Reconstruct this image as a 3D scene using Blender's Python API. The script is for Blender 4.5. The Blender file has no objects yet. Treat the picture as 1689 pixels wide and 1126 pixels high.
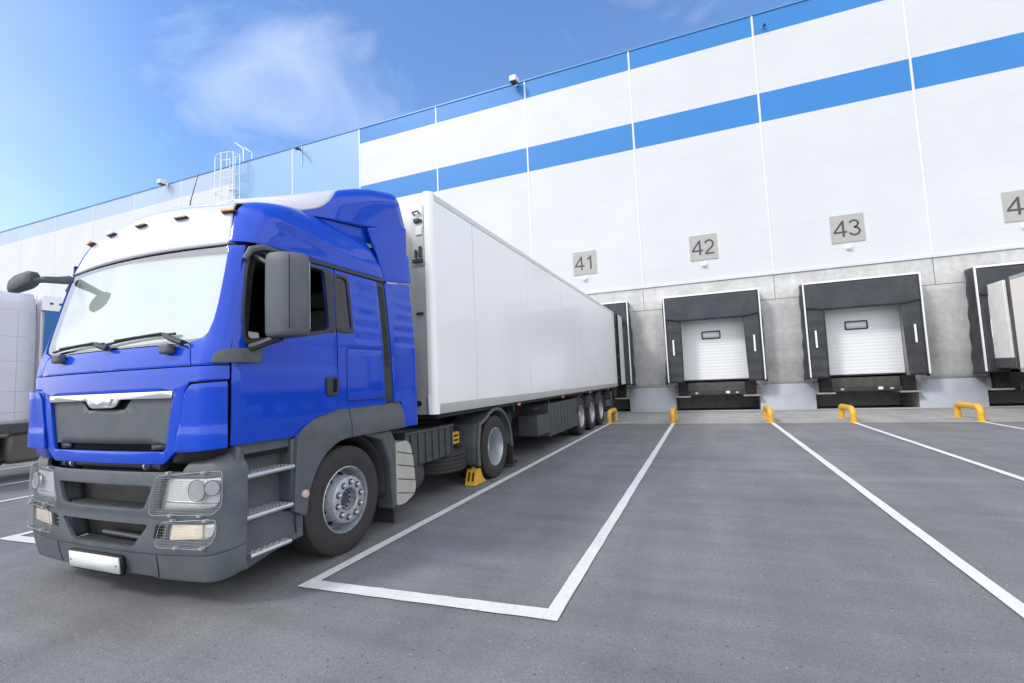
import bpy, bmesh, math, random
from mathutils import Vector, Matrix
random.seed(7)
R_ = math.radians
scene = bpy.context.scene
C = scene.collection

# ------------------------------------------------------------------ camera
cam_d = bpy.data.cameras.new('camera'); cam = bpy.data.objects.new('camera', cam_d); C.objects.link(cam)
yaw, pitch, roll = -0.3804, 0.0816, -0.0416
_f = Vector((math.sin(yaw)*math.cos(pitch), math.cos(yaw)*math.cos(pitch), math.sin(pitch)))
_r = Vector((math.cos(yaw), -math.sin(yaw), 0)); _u = _r.cross(_f)
_r2 = _r*math.cos(roll)+_u*math.sin(roll); _u2 = -_r*math.sin(roll)+_u*math.cos(roll)
cam.matrix_world = Matrix(((_r2.x,_u2.x,-_f.x,0),(_r2.y,_u2.y,-_f.y,-20.4174),(_r2.z,_u2.z,-_f.z,1.5318),(0,0,0,1)))
cam_d.sensor_width = 36.0; cam_d.lens = 36.0*788.94/1689.0
cam_d.clip_start = 0.05; cam_d.clip_end = 3000
scene.camera = cam

# ------------------------------------------------------------------ light
SUN_EL, SUN_AZ = R_(42), R_(219)          # azimuth clockwise from +Y
sd = Vector((math.sin(SUN_AZ)*math.cos(SUN_EL), math.cos(SUN_AZ)*math.cos(SUN_EL), math.sin(SUN_EL)))
ld = bpy.data.lights.new('sun', 'SUN'); sun = bpy.data.objects.new('sun', ld); C.objects.link(sun)
ld.energy = 1.25; ld.angle = R_(10); ld.color = (1.0, 0.96, 0.90)
sun.rotation_euler = sd.to_track_quat('Z', 'Y').to_euler(); sun.location = (-20, -40, 40)

w = bpy.data.worlds.new('World'); scene.world = w; w.use_nodes = True
nt = w.node_tree; nt.nodes.clear(); N = nt.nodes.new; L = nt.links.new
out = N('ShaderNodeOutputWorld'); bg = N('ShaderNodeBackground'); L(bg.outputs[0], out.inputs[0])
sky = N('ShaderNodeTexSky'); sky.sky_type = 'NISHITA'; sky.sun_disc = False
sky.sun_elevation = SUN_EL; sky.sun_rotation = SUN_AZ; sky.air_density = 1.0; sky.dust_density = 0.6; sky.ozone_density = 2.0
tc = N('ShaderNodeTexCoord')
mp = N('ShaderNodeMapping'); mp.inputs['Scale'].default_value = (1.0, 1.3, 2.4); mp.inputs['Rotation'].default_value = (0.0, R_(-35), R_(20)); L(tc.outputs['Generated'], mp.inputs[0])
nz = N('ShaderNodeTexNoise'); mp.inputs['Location'].default_value = (2.16, 1.78, 1.15); nz.inputs['Scale'].default_value = 2.6; nz.inputs['Detail'].default_value = 8; nz.inputs['Roughness'].default_value = 0.55; nz.inputs['Distortion'].default_value = 0.5
L(mp.outputs[0], nz.inputs['Vector'])
cr = N('ShaderNodeValToRGB'); cr.color_ramp.elements[0].position = 0.555; cr.color_ramp.elements[1].position = 0.95
cr.color_ramp.elements[0].color = (0,0,0,1); cr.color_ramp.elements[1].color = (.38,.38,.38,1); L(nz.outputs['Fac'], cr.inputs[0])
# bank of thin white cloud towards the low left, plus added unseen fill clouds
def math_node(op, a, b=None):
    n = N('ShaderNodeMath'); n.operation = op
    for i, v in enumerate((a, b)):
        if v is None: continue
        if isinstance(v, (int, float)): n.inputs[i].default_value = v
        else: L(v, n.inputs[i])
    return n.outputs[0]
sx = N('ShaderNodeSeparateXYZ'); L(tc.outputs['Generated'], sx.inputs[0])
dt = N('ShaderNodeVectorMath'); dt.operation = 'DOT_PRODUCT'; L(tc.outputs['Generated'], dt.inputs[0]); dt.inputs[1].default_value = Vector((-0.93, -0.33, 0.16)).normalized()
mr = N('ShaderNodeMapRange'); mr.interpolation_type = 'SMOOTHSTEP'; L(dt.outputs['Value'], mr.inputs['Value'])
mr.inputs['From Min'].default_value = 0.58; mr.inputs['From Max'].default_value = 1.0; mr.inputs['To Min'].default_value = 0.0; mr.inputs['To Max'].default_value = 0.42
back = N('ShaderNodeMapRange'); back.interpolation_type = 'SMOOTHSTEP'; L(sx.outputs[1], back.inputs['Value'])
back.inputs['From Min'].default_value = 0.22; back.inputs['From Max'].default_value = -0.15; back.inputs['To Min'].default_value = 0.0; back.inputs['To Max'].default_value = 0.95  # unseen bright cloud behind the camera, added as fill light
side = N('ShaderNodeMapRange'); side.interpolation_type = 'SMOOTHSTEP'; L(sx.outputs[0], side.inputs['Value'])
side.inputs['From Min'].default_value = 0.30; side.inputs['From Max'].default_value = 0.75; side.inputs['To Min'].default_value = 0.0; side.inputs['To Max'].default_value = 1.0  # unseen cloud on the right, added to brighten the shaded trailer side
bank = math_node('MULTIPLY', math_node('MAXIMUM', math_node('MAXIMUM', mr.outputs[0], back.outputs[0]), side.outputs[0]), math_node('ADD', math_node('MULTIPLY', nz.outputs['Fac'], 1.0), 0.35))
fac = math_node('MINIMUM', math_node('ADD', cr.outputs[0], bank), 0.92)
tint = N('ShaderNodeMixRGB'); tint.blend_type = 'MULTIPLY'; tint.inputs[0].default_value = 1.0; tint.inputs[2].default_value = (0.85, 1.03, 1.25, 1); L(sky.outputs[0], tint.inputs[1])
mx = N('ShaderNodeMixRGB'); L(fac, mx.inputs[0]); L(tint.outputs[0], mx.inputs[1]); mx.inputs[2].default_value = (8.6, 8.6, 8.65, 1)
L(mx.outputs[0], bg.inputs[0]); bg.inputs[1].default_value = 0.15

scene.view_settings.view_transform = 'Standard'; scene.view_settings.look = 'None'
scene.view_settings.exposure = 0.52; scene.view_settings.gamma = 1
scene.cycles.max_bounces = 8

# ------------------------------------------------------------------ materials
def mat(name, col, rough=0.5, metal=0.0, coat=0.0, var=0.06, scale=3.0, bump=0.0, bscale=200.0, spec=0.5, dirt=None):
    m = bpy.data.materials.new(name); m.use_nodes = True
    nt = m.node_tree; b = nt.nodes['Principled BSDF']; n = nt.nodes.new; l = nt.links.new
    b.inputs['Roughness'].default_value = rough; b.inputs['Metallic'].default_value = metal
    b.inputs['Coat Weight'].default_value = coat; b.inputs['Coat Roughness'].default_value = 0.04
    b.inputs['Specular IOR Level'].default_value = spec
    t = n('ShaderNodeTexCoord'); z = n('ShaderNodeTexNoise'); z.inputs['Scale'].default_value = scale; z.inputs['Detail'].default_value = 6
    z.inputs['Roughness'].default_value = 0.65; l(t.outputs['Object'], z.inputs['Vector'])
    r = n('ShaderNodeMapRange'); l(z.outputs['Fac'], r.inputs['Value']); r.inputs['From Min'].default_value = 0.3; r.inputs['From Max'].default_value = 0.7
    r.inputs['To Min'].default_value = 1-var; r.inputs['To Max'].default_value = 1+var
    mu = n('ShaderNodeVectorMath'); mu.operation = 'SCALE'; mu.inputs[0].default_value = col[:3]; l(r.outputs[0], mu.inputs['Scale'])
    last = mu.outputs[0]
    if dirt:
        dcol, amt, dscale = dirt
        z2 = n('ShaderNodeTexNoise'); z2.inputs['Scale'].default_value = dscale; z2.inputs['Detail'].default_value = 8; z2.inputs['Roughness'].default_value = 0.7
        l(t.outputs['Object'], z2.inputs['Vector'])
        r2 = n('ShaderNodeMapRange'); l(z2.outputs['Fac'], r2.inputs['Value']); r2.inputs['From Min'].default_value = 0.42; r2.inputs['From Max'].default_value = 0.72; r2.inputs['To Max'].default_value = amt
        mi = n('ShaderNodeMixRGB'); l(r2.outputs[0], mi.inputs[0]); l(last, mi.inputs[1]); mi.inputs[2].default_value = (*dcol, 1); last = mi.outputs[0]
    l(last, b.inputs['Base Color'])
    rr = n('ShaderNodeMapRange'); l(z.outputs['Fac'], rr.inputs['Value']); rr.inputs['From Min'].default_value = 0.3; rr.inputs['From Max'].default_value = 0.7
    rr.inputs['To Min'].default_value = max(0.0, rough*0.85); rr.inputs['To Max'].default_value = min(1, rough*1.15); l(rr.outputs[0], b.inputs['Roughness'])
    if bump:
        z3 = n('ShaderNodeTexNoise'); z3.inputs['Scale'].default_value = bscale; z3.inputs['Detail'].default_value = 3; l(t.outputs['Object'], z3.inputs['Vector'])
        bp = n('ShaderNodeBump'); bp.inputs['Strength'].default_value = bump; bp.inputs['Distance'].default_value = 0.01; l(z3.outputs['Fac'], bp.inputs['Height']); l(bp.outputs[0], b.inputs['Normal'])
    return m

BLUE   = mat('blue_paint', (0.0015, 0.055, 0.52), 0.30, 0.0, 0.75, 0.05, 1.5, 0.10, 2.2, spec=0.12)
WHITEP = mat('white_paint', (0.62, 0.62, 0.68), 0.35, 0, 0.6, 0.03)
GREYP  = mat('grey_plastic', (0.082, 0.094, 0.110), 0.55, 0, 0, 0.10, 4, 0.08, 350, dirt=((0.20,0.19,0.18), 0.25, 5))
DARKP  = mat('dark_plastic', (0.030, 0.033, 0.038), 0.5, 0, 0, 0.12, 5, 0.05, 300)
BLACK  = mat('black_rubber', (0.008, 0.008, 0.009), 0.75, var=0.1)
INTER  = mat('dark_interior', (0.004, 0.004, 0.005), 0.9, var=0.1)
TYRE   = mat('tyre_rubber', (0.033, 0.031, 0.032), 0.85, 0, 0, 0.12, 6, 0.15, 160, dirt=((0.07,0.063,0.06), 0.25, 8))
CHROME = mat('chrome', (0.88, 0.88, 0.89), 0.20, 0.92, var=0.02)
ALU    = mat('aluminium', (0.60, 0.61, 0.62), 0.38, 0.75, var=0.06, scale=12)
STEEL  = mat('silver_rim', (0.50, 0.53, 0.57), 0.42, 0.45, 0, 0.08, 8, dirt=((0.10,0.09,0.08), 0.5, 14))
CHASS  = mat('chassis_black', (0.016, 0.016, 0.018), 0.6, 0, 0, 0.2, 5, dirt=((0.07,0.06,0.05), 0.35, 7))
GREYBX = mat('grey_box', (0.060, 0.066, 0.074), 0.5, 0.1, 0, 0.1, 4, dirt=((0.14,0.13,0.12), 0.3, 4))
BEIGE  = mat('beige_cover', (0.44, 0.44, 0.39), 0.5, 0, 0, 0.06, 5, dirt=((0.22,0.20,0.17), 0.4, 6))
YELLOW = mat('yellow_paint', (0.78, 0.43, 0.03), 0.42, 0, 0.2, 0.08, 8, dirt=((0.30,0.17,0.04), 0.35, 9))
TRAILW = mat('trailer_white', (0.89, 0.90, 0.91), 0.32, 0, 0.3, 0.015, 0.7)
RAILG  = mat('rail_grey', (0.50, 0.50, 0.49), 0.42, 0.35, 0, 0.07, 4)
PLATE  = mat('plate_white', (0.80, 0.81, 0.78), 0.4, var=0.03)
AMBER  = mat('amber_lens', (0.75, 0.33, 0.12), 0.15, 0, 0.5, 0.1, 20)
PALEAM = mat('pale_amber_lens', (0.95, 0.78, 0.62), 0.15, 0, 0.6, 0.1, 20)
LENSW  = mat('lamp_backing', (0.92, 0.93, 0.91), 0.32, 0.55, 0.3, 0.05, 25)
LININ  = mat('pale_lining', (0.42, 0.43, 0.41), 0.8, var=0.12)
WIRE   = mat('guard_wire', (0.34, 0.35, 0.36), 0.45, 0.2)
MIRRORG= mat('mirror_glass', (0.5, 0.52, 0.55), 0.05, 1.0, var=0.02)
GLARE  = mat('windscreen_glare', (0.55, 0.60, 0.58), 0.6, 0, 0, 0.05, 1.6)  # pale tone standing for sky glare on the windscreen
PAPER  = mat('paper', (0.55, 0.57, 0.50), 0.7)
SIGNG  = mat('sign_grey', (0.40, 0.39, 0.375), 0.5, var=0.05)
INK    = mat('sign_ink', (0.06, 0.06, 0.065), 0.5)
LAMPW  = mat('lamp_white', (0.82, 0.82, 0.82), 0.3, 0, 0.4)
FABRIC = mat('black_fabric', (0.025, 0.028, 0.036), 0.55, 0, 0.15, 0.25, 3, 0.35, 9, dirt=((0.09,0.09,0.09), 0.3, 2.5))
FRAMEW = mat('shelter_frame', (0.82, 0.83, 0.84), 0.4, 0.1, 0, 0.03)
DOORW  = mat('door_white', (0.82, 0.83, 0.84), 0.4, 0, 0.1, 0.02)
PLINTH = mat('plinth_paint', (0.40, 0.42, 0.47), 0.55, 0, 0, 0.04, 2, dirt=((0.26,0.26,0.27), 0.25, 3))
CREAM  = mat('cream_side', (0.82, 0.77, 0.72), 0.45, 0, 0.1, 0.04, 1.2)
CURTB  = mat('blue_curtain', (0.012, 0.13, 0.36), 0.45, 0, 0.2, 0.1, 3)
BROWNT = mat('brown_tank', (0.13, 0.115, 0.105), 0.5, 0.2, 0, 0.12, 4)
GALV   = mat('galvanised_white', (0.80, 0.82, 0.84), 0.35, 0.25, var=0.04)
SKIN_W = mat('seat_fabric', (0.10, 0.10, 0.11), 0.8)

def glass(name, tint, refl=0.12, rough=0.02):
    m = bpy.data.materials.new(name); m.use_nodes = True
    nt = m.node_tree; nt.nodes.clear(); n = nt.nodes.new; l = nt.links.new
    o = n('ShaderNodeOutputMaterial'); tr = n('ShaderNodeBsdfTransparent'); tr.inputs[0].default_value = (*tint, 1)
    g = n('ShaderNodeBsdfGlossy'); g.inputs['Roughness'].default_value = rough
    fr = n('ShaderNodeFresnel'); fr.inputs['IOR'].default_value = 1.55
    ge = n('ShaderNodeNewGeometry'); iv = n('ShaderNodeMath'); iv.operation = 'SUBTRACT'; iv.inputs[0].default_value = 1.0; l(ge.outputs['Backfacing'], iv.inputs[1])
    fm_ = n('ShaderNodeMath'); fm_.operation = 'MULTIPLY'; l(fr.outputs[0], fm_.inputs[0]); l(iv.outputs[0], fm_.inputs[1])
    ad = n('ShaderNodeMath'); ad.operation = 'ADD'; l(fm_.outputs[0], ad.inputs[0]); ad.inputs[1].default_value = refl; ad.use_clamp = True
    t = n('ShaderNodeTexCoord'); z = n('ShaderNodeTexNoise'); z.inputs['Scale'].default_value = 2.0; l(t.outputs['Object'], z.inputs['Vector'])
    bp = n('ShaderNodeBump'); bp.inputs['Strength'].default_value = 0.03; bp.inputs['Distance'].default_value = 0.02; l(z.outputs['Fac'], bp.inputs['Height']); l(bp.outputs[0], g.inputs['Normal'])
    mixs = n('ShaderNodeMixShader'); l(ad.outputs[0], mixs.inputs[0]); l(tr.outputs[0], mixs.inputs[1]); l(g.outputs[0], mixs.inputs[2]); l(mixs.outputs[0], o.inputs[0])
    return m
WGLASS = glass('windscreen_glass', (0.92, 0.965, 0.95), 0.27)
SGLASS = glass('side_glass', (0.20, 0.22, 0.22), 0.0)
QGLASS = glass('quarter_glass', (0.55, 0.70, 0.66), 0.03)
LGLASS = glass('lamp_glass', (0.97, 0.98, 0.97), 0.0)

# ------------------------------------------------------------------ mesh helpers
class MB:
    def __init__(s): s.bm = bmesh.new()
    def face(s, pts):
        vs = [s.bm.verts.new(p) for p in pts]
        return s.bm.faces.new(vs)
    def box(s, x0, x1, y0, y1, z0, z1):
        v = [s.bm.verts.new((x, y, z)) for z in (z0, z1) for y in (y0, y1) for x in (x0, x1)]
        for q in ((0,2,3,1),(4,5,7,6),(0,1,5,4),(2,6,7,3),(0,4,6,2),(1,3,7,5)): s.bm.faces.new([v[i] for i in q])
        return s
    def prism(s, poly, axis, a0, a1):
        def P(p, a):
            return (a, p[0], p[1]) if axis == 'x' else ((p[0], a, p[1]) if axis == 'y' else (p[0], p[1], a))
        lo = [s.bm.verts.new(P(p, a0)) for p in poly]; hi = [s.bm.verts.new(P(p, a1)) for p in poly]
        n = len(poly)
        fs = [s.bm.faces.new(lo), s.bm.faces.new(hi[::-1])]
        for i in range(n): fs.append(s.bm.faces.new((lo[i], hi[i], hi[(i+1)%n], lo[(i+1)%n])))
        return s
    def tube(s, pts, r, seg=10, closed=False, caps=True):
        pts = [Vector(p) for p in pts]; n = len(pts); rings = []
        up = None
        for i, p in enumerate(pts):
            if closed: d = pts[(i+1)%n]-pts[i-1]
            else: d = pts[min(i+1, n-1)]-pts[max(i-1, 0)]
            d.normalize()
            if up is None:
                up = Vector((0,0,1)) if abs(d.z) < 0.9 else Vector((1,0,0))
            a = d.cross(up)
            if a.length < 1e-4: a = d.cross(Vector((0.3,1,0.2)))
            a.normalize(); b = a.cross(d).normalized(); up = b
            rr = r[i] if isinstance(r, (list, tuple)) else r
            # widen at bends so the pipe keeps its thickness
            rings.append([s.bm.verts.new(p+a*rr*math.cos(2*math.pi*k/seg)+b*rr*math.sin(2*math.pi*k/seg)) for k in range(seg)])
        m = n if closed else n-1
        for i in range(m):
            A, B = rings[i], rings[(i+1)%n]
            for k in range(seg): s.bm.faces.new((A[k], A[(k+1)%seg], B[(k+1)%seg], B[k]))
        if caps and not closed:
            s.bm.faces.new(rings[0][::-1]); s.bm.faces.new(rings[-1])
        return s
    def lathe(s, prof, c=(0,0,0), axis='x', seg=40, sign=1, closed=False, cap0=True):
        rings = []
        for r, h in prof:
            ring = []
            for k in range(seg):
                a = 2*math.pi*k/seg; p, q = r*math.cos(a), r*math.sin(a)
                if axis == 'x': P = (c[0]+sign*h, c[1]+p, c[2]+q)
                elif axis == 'y': P = (c[0]+p, c[1]+sign*h, c[2]+q)
                else: P = (c[0]+p, c[1]+q, c[2]+sign*h)
                ring.append(s.bm.verts.new(P))
            rings.append(ring)
        n = len(rings)
        for i in range(n if closed else n-1):
            A, B = rings[i], rings[(i+1)%n]
            for k in range(seg): s.bm.faces.new((A[k], A[(k+1)%seg], B[(k+1)%seg], B[k]))
        if not closed:
            if cap0 and prof[0][0] > 1e-6: s.bm.faces.new(rings[0][::-1])
            if prof[-1][0] > 1e-6: s.bm.faces.new(rings[-1])
        return s
    def grid(s, fn, nu, nv):
        g = [[s.bm.verts.new(fn(i/nu, j/nv)) for j in range(nv+1)] for i in range(nu+1)]
        for i in range(nu):
            for j in range(nv): s.bm.faces.new((g[i][j], g[i+1][j], g[i+1][j+1], g[i][j+1]))
        return s
    def build(s, name, material, parent=None, bevel=0.0, sharp=35, solid=0.0, seg=2):
        bmesh.ops.remove_doubles(s.bm, verts=s.bm.verts, dist=1e-6)
        bmesh.ops.recalc_face_normals(s.bm, faces=s.bm.faces)
        return finish(s.bm, name, material, parent, bevel, sharp, solid, seg)
def finish(bm, name, material, parent=None, bevel=0.0, sharp=35, solid=0.0, seg=2):
    me = bpy.data.meshes.new(name); bm.to_mesh(me); bm.free()
    me.materials.append(material)
    me.polygons.foreach_set('use_smooth', [True]*len(me.polygons))
    me.set_sharp_from_angle(angle=R_(sharp))
    o = bpy.data.objects.new(name, me); C.objects.link(o)
    if parent is not None: o.parent = parent
    if solid:
        m = o.modifiers.new('solid', 'SOLIDIFY'); m.thickness = solid; m.offset = -1
    if bevel:
        m = o.modifiers.new('bevel', 'BEVEL'); m.width = bevel; m.segments = seg; m.limit_method = 'ANGLE'; m.angle_limit = R_(40); m.harden_normals = False
    return o
def tag(o, label, cat, group=None):
    o['label'] = label; o['category'] = cat
    if group: o['group'] = group
    return o
def thing(name, label, cat, loc=(0,0,0), rz=0.0, group=None):
    o = bpy.data.objects.new(name, None); C.objects.link(o); o.location = loc; o.rotation_euler = (0,0,rz); o.empty_display_size = 0.3
    return tag(o, label, cat, group)
def struct(o): o['kind'] = 'structure'; return o
def copy_tree(o, parent=None):
    c = o.copy(); C.objects.link(c)
    if parent is not None: c.parent = parent
    for ch in list(o.children): copy_tree(ch, c)
    return c
def patch(name, outline, holes, mapf, material, parent, du=0.12, dv=0.08, th=0.02, off=0.0, bevel=0.0, sharp=40):
    """sheet cut to an outline (with holes) in 2-D, bent onto a surface and given thickness"""
    bm = bmesh.new()
    for loop in [outline]+list(holes):
        cl = []
        for p in loop:
            if not cl or (abs(p[0]-cl[-1][0])+abs(p[1]-cl[-1][1])) > 1e-4: cl.append(p)
        while abs(cl[0][0]-cl[-1][0])+abs(cl[0][1]-cl[-1][1]) < 1e-4: cl.pop()
        vs = [bm.verts.new((p[0], p[1], 0)) for p in cl]
        for i in range(len(vs)): bm.edges.new((vs[i], vs[(i+1)%len(vs)]))
    bmesh.ops.triangle_fill(bm, use_beauty=True, use_dissolve=False, edges=bm.edges[:])
    a0 = min(v.co.x for v in bm.verts); a1 = max(v.co.x for v in bm.verts); b0 = min(v.co.y for v in bm.verts); b1 = max(v.co.y for v in bm.verts)
    for k in range(1, max(1, int((a1-a0)/du))+1):
        bmesh.ops.bisect_plane(bm, geom=bm.verts[:]+bm.edges[:]+bm.faces[:], dist=1e-5, plane_co=(a0+(a1-a0)*k/(int((a1-a0)/du)+1), 0, 0), plane_no=(1,0,0))
    for k in range(1, max(1, int((b1-b0)/dv))+1):
        bmesh.ops.bisect_plane(bm, geom=bm.verts[:]+bm.edges[:]+bm.faces[:], dist=1e-5, plane_co=(0, b0+(b1-b0)*k/(int((b1-b0)/dv)+1), 0), plane_no=(0,1,0))
    bmesh.ops.recalc_face_normals(bm, faces=bm.faces)
    src = {v: (v.co.x, v.co.y) for v in bm.verts}
    for v, (a, b) in src.items(): v.co = Vector(mapf(a, b, off))
    bm.normal_update()
    big = max(bm.faces, key=lambda f: f.calc_area())
    vv = big.verts[0]; a, b = src[vv]
    d = Vector(mapf(a, b, off+0.01))-Vector(mapf(a, b, off))
    if big.normal.dot(d) < 0: bmesh.ops.reverse_faces(bm, faces=bm.faces)
    return finish(bm, name, material, parent, bevel, sharp, th)
def rnd(poly, r=0.03, n=4):
    """round the corners of a 2-D polygon"""
    out = []; m = len(poly)
    for i in range(m):
        p0, p1, p2 = Vector(poly[i-1]), Vector(poly[i]), Vector(poly[(i+1)%m])
        d0, d2 = p0-p1, p2-p1; rr = min(r, d0.length*0.45, d2.length*0.45)
        a, b = p1+d0.normalized()*rr, p1+d2.normalized()*rr
        for k in range(n+1):
            t = k/n; q = a*(1-t)**2+p1*2*t*(1-t)+b*t*t; out.append((q.x, q.y))
    return out
def pchip(keys):
    xs = [k[0] for k in keys]; n = len(xs); m = len(keys[0])-1; tabs = []
    for j in range(m):
        ys = [k[j+1] for k in keys]
        h = [xs[i+1]-xs[i] for i in range(n-1)]; d = [(ys[i+1]-ys[i])/h[i] for i in range(n-1)]
        t = [0.0]*n; t[0] = d[0]; t[-1] = d[-1]
        for i in range(1, n-1):
            if d[i-1]*d[i] > 0:
                w1 = 2*h[i]+h[i-1]; w2 = h[i]+2*h[i-1]; t[i] = (w1+w2)/(w1/d[i-1]+w2/d[i])
        tabs.append((ys, t))
    def f(x):
        x = min(max(x, xs[0]), xs[-1]); i = 0
        while i < n-2 and x > xs[i+1]: i += 1
        h = xs[i+1]-xs[i]; s = (x-xs[i])/h
        return [(1+2*s)*(1-s)**2*ys[i]+s*(1-s)**2*h*t[i]+s*s*(3-2*s)*ys[i+1]+s*s*(s-1)*h*t[i+1] for ys, t in tabs]
    return f

# ------------------------------------------------------------------ ground
def ground_mat(name, col, lum=1.0, coarse=0.22, patchcol=None, fine=90.0):
    m = bpy.data.materials.new(name); m.use_nodes = True
    nt = m.node_tree; b = nt.nodes['Principled BSDF']; n = nt.nodes.new; l = nt.links.new
    t = n('ShaderNodeTexCoord')
    def noise(scale, detail=6, rough=0.6, stretch=None):
        z = n('ShaderNodeTexNoise'); z.inputs['Scale'].default_value = scale; z.inputs['Detail'].default_value = detail; z.inputs['Roughness'].default_value = rough
        if stretch:
            mp = n('ShaderNodeMapping'); mp.inputs['Scale'].default_value = stretch; mp.inputs['Rotation'].default_value = (0,0,R_(6)); l(t.outputs['Object'], mp.inputs[0]); l(mp.outputs[0], z.inputs['Vector'])
        else: l(t.outputs['Object'], z.inputs['Vector'])
        return z.outputs['Fac']
    def rng(v, lo, hi, a=0.3, c=0.7):
        r = n('ShaderNodeMapRange'); l(v, r.inputs['Value']); r.inputs['From Min'].default_value = a; r.inputs['From Max'].default_value = c; r.inputs['To Min'].default_value = lo; r.inputs['To Max'].default_value = hi; return r.outputs[0]
    def mul(a, c):
        q = n('ShaderNodeMath'); q.operation = 'MULTIPLY'; l(a, q.inputs[0]); l(c, q.inputs[1]); return q.outputs[0]
    big = rng(noise(0.35, 5), 1-coarse, 1+coarse)
    mid = rng(noise(1.5, 8, 0.75), 0.87, 1.12)
    wear = rng(noise(0.8, 5, 0.6, (1.6, 0.16, 1)), 0.84, 1.10)
    mid = mul(mid, wear)
    streak = rng(noise(1.0, 6, 0.6, (0.25, 3.2, 1)), 0.87, 1.11)
    grain = rng(noise(fine*1.3, 3, 0.8), 0.60, 1.38)
    grain2 = rng(noise(fine*0.45, 4, 0.75), 0.82, 1.19)
    v = mul(mul(mul(big, mid), mul(streak, grain)), grain2)
    # scattered pale stones and dark pits
    vo = n('ShaderNodeTexVoronoi'); vo.inputs['Scale'].default_value = 21; l(t.outputs['Object'], vo.inputs['Vector'])
    spk = rng(vo.outputs['Distance'], 1.0, 0.0, 0.10, 0.22)
    sc = n('ShaderNodeSeparateColor'); l(vo.outputs['Color'], sc.inputs[0])
    pick = rng(sc.outputs[0], 0.0, 1.0, 0.86, 0.88); pit = rng(sc.outputs[1], 0.0, 0.8, 0.80, 0.82)
    pale = mul(spk, pick); dark = mul(spk, pit)
    sv = n('ShaderNodeVectorMath'); sv.operation = 'SCALE'; sv.inputs[0].default_value = col; l(v, sv.inputs['Scale'])
    m1 = n('ShaderNodeMixRGB'); l(pale, m1.inputs[0]); l(sv.outputs[0], m1.inputs[1]); m1.inputs[2].default_value = (col[0]*1.5, col[1]*1.48, col[2]*1.45, 1)
    m2 = n('ShaderNodeMixRGB'); l(dark, m2.inputs[0]); l(m1.outputs[0], m2.inputs[1]); m2.inputs[2].default_value = (col[0]*.30, col[1]*.30, col[2]*.30, 1)
    # thin wandering cracks / oil marks
    st = rng(noise(0.9, 8, 0.75), 0.0, 0.45, 0.58, 0.72)
    m3 = n('ShaderNodeMixRGB'); l(st, m3.inputs[0]); l(m2.outputs[0], m3.inputs[1]); m3.inputs[2].default_value = (col[0]*.55, col[1]*.55, col[2]*.56, 1)
    l(m3.outputs[0], b.inputs['Base Color'])
    b.inputs['Roughness'].default_value = 0.82; b.inputs['Specular IOR Level'].default_value = 0.35
    bp = n('ShaderNodeBump'); bp.inputs['Strength'].default_value = 0.55; bp.inputs['Distance'].default_value = 0.006
    ad = n('ShaderNodeMath'); ad.operation = 'ADD'; l(noise(fine, 4, 0.8), ad.inputs[0]); l(noise(fine*0.25, 4), ad.inputs[1]); l(ad.outputs[0], bp.inputs['Height']); l(bp.outputs[0], b.inputs['Normal'])
    return m
ASPH = ground_mat('asphalt', (0.188, 0.190, 0.195), coarse=0.14)
CONC_G = ground_mat('apron_concrete', (0.34, 0.335, 0.325), coarse=0.12)
g = MB(); g.face([(-400,-400,0),(400,-400,0),(400,400,0),(-400,400,0)]); struct(g.build('asphalt_yard', ASPH))
g = MB(); g.face([(-140,-4.75,0.004),(70,-4.75,0.004),(70,0.4,0.004),(-140,0.4,0.004)]); struct(g.build('concrete_apron', CONC_G))

def line_mat():
    m = mat('road_paint', (0.70, 0.70, 0.70), 0.6, 0, 0, 0.06, 4, 0.3, 120)
    nt = m.node_tree; n = nt.nodes.new; l = nt.links.new; b = nt.nodes['Principled BSDF']
    t = n('ShaderNodeTexCoord'); z = n('ShaderNodeTexNoise'); z.inputs['Scale'].default_value = 22; z.inputs['Detail'].default_value = 8; z.inputs['Roughness'].default_value = 0.8; l(t.outputs['Object'], z.inputs['Vector'])
    r = n('ShaderNodeMapRange'); l(z.outputs['Fac'], r.inputs['Value']); r.inputs['From Min'].default_value = 0.55; r.inputs['From Max'].default_value = 0.68; r.inputs['To Max'].default_value = 0.55
    mi = n('ShaderNodeMixRGB'); l(r.outputs[0], mi.inputs[0]); l(b.inputs['Base Color'].links[0].from_socket, mi.inputs[1]); mi.inputs[2].default_value = (0.20,0.20,0.21,1); l(mi.outputs[0], b.inputs['Base Color'])
    return m
PAINT = line_mat()
LW = 0.051
def wob(pts_a, pts_b, z=0.009):
    m = MB(); n = len(pts_a)
    for i in range(n-1): m.face([(*pts_a[i], z), (*pts_b[i], z), (*pts_b[i+1], z), (*pts_a[i+1], z)])
    return m
def lane(xc, y0, y1, hw=LW):
    n = 60; A = []; B = []
    for i in range(n+1):
        y = y0+(y1-y0)*i/n
        A.append((xc-hw+random.uniform(-.003,.003), y)); B.append((xc+hw+random.uniform(-.003,.003), y))
    struct(wob(A, B).build('lane_line', PAINT))
def cross(x0, x1, yc, hw=0.07):
    n = 20; A = []; B = []; yb = yc
    for i in range(n+1):
        x = x0+(x1-x0)*i/n; yc = yb-.03+.075*i/n; A.append((x, yc+hw+random.uniform(-.003,.003))); B.append((x, yc-hw+random.uniform(-.003,.003)))
    struct(wob(A, B).build('stall_end_line', PAINT))
YE = -17.385
for k in range(-3, 4):
    for xc, base in ((-3.005, 0), (-1.028, 1)):
        x = xc+4.70*k if k >= 0 else xc+4.75*k+0.35
        hw = LW if k > -1 else 0.06
        y0 = (YE-.03+.075*(base)) if k < 1 else -30
        lane(x, y0-(.07 if k < 1 else 0), -4.62, hw)
    if k < 1:
        o = 4.70*k if k >= 0 else 4.75*k+0.35
        cross(-3.005+o+hw, -1.028+o-hw, YE)

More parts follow.
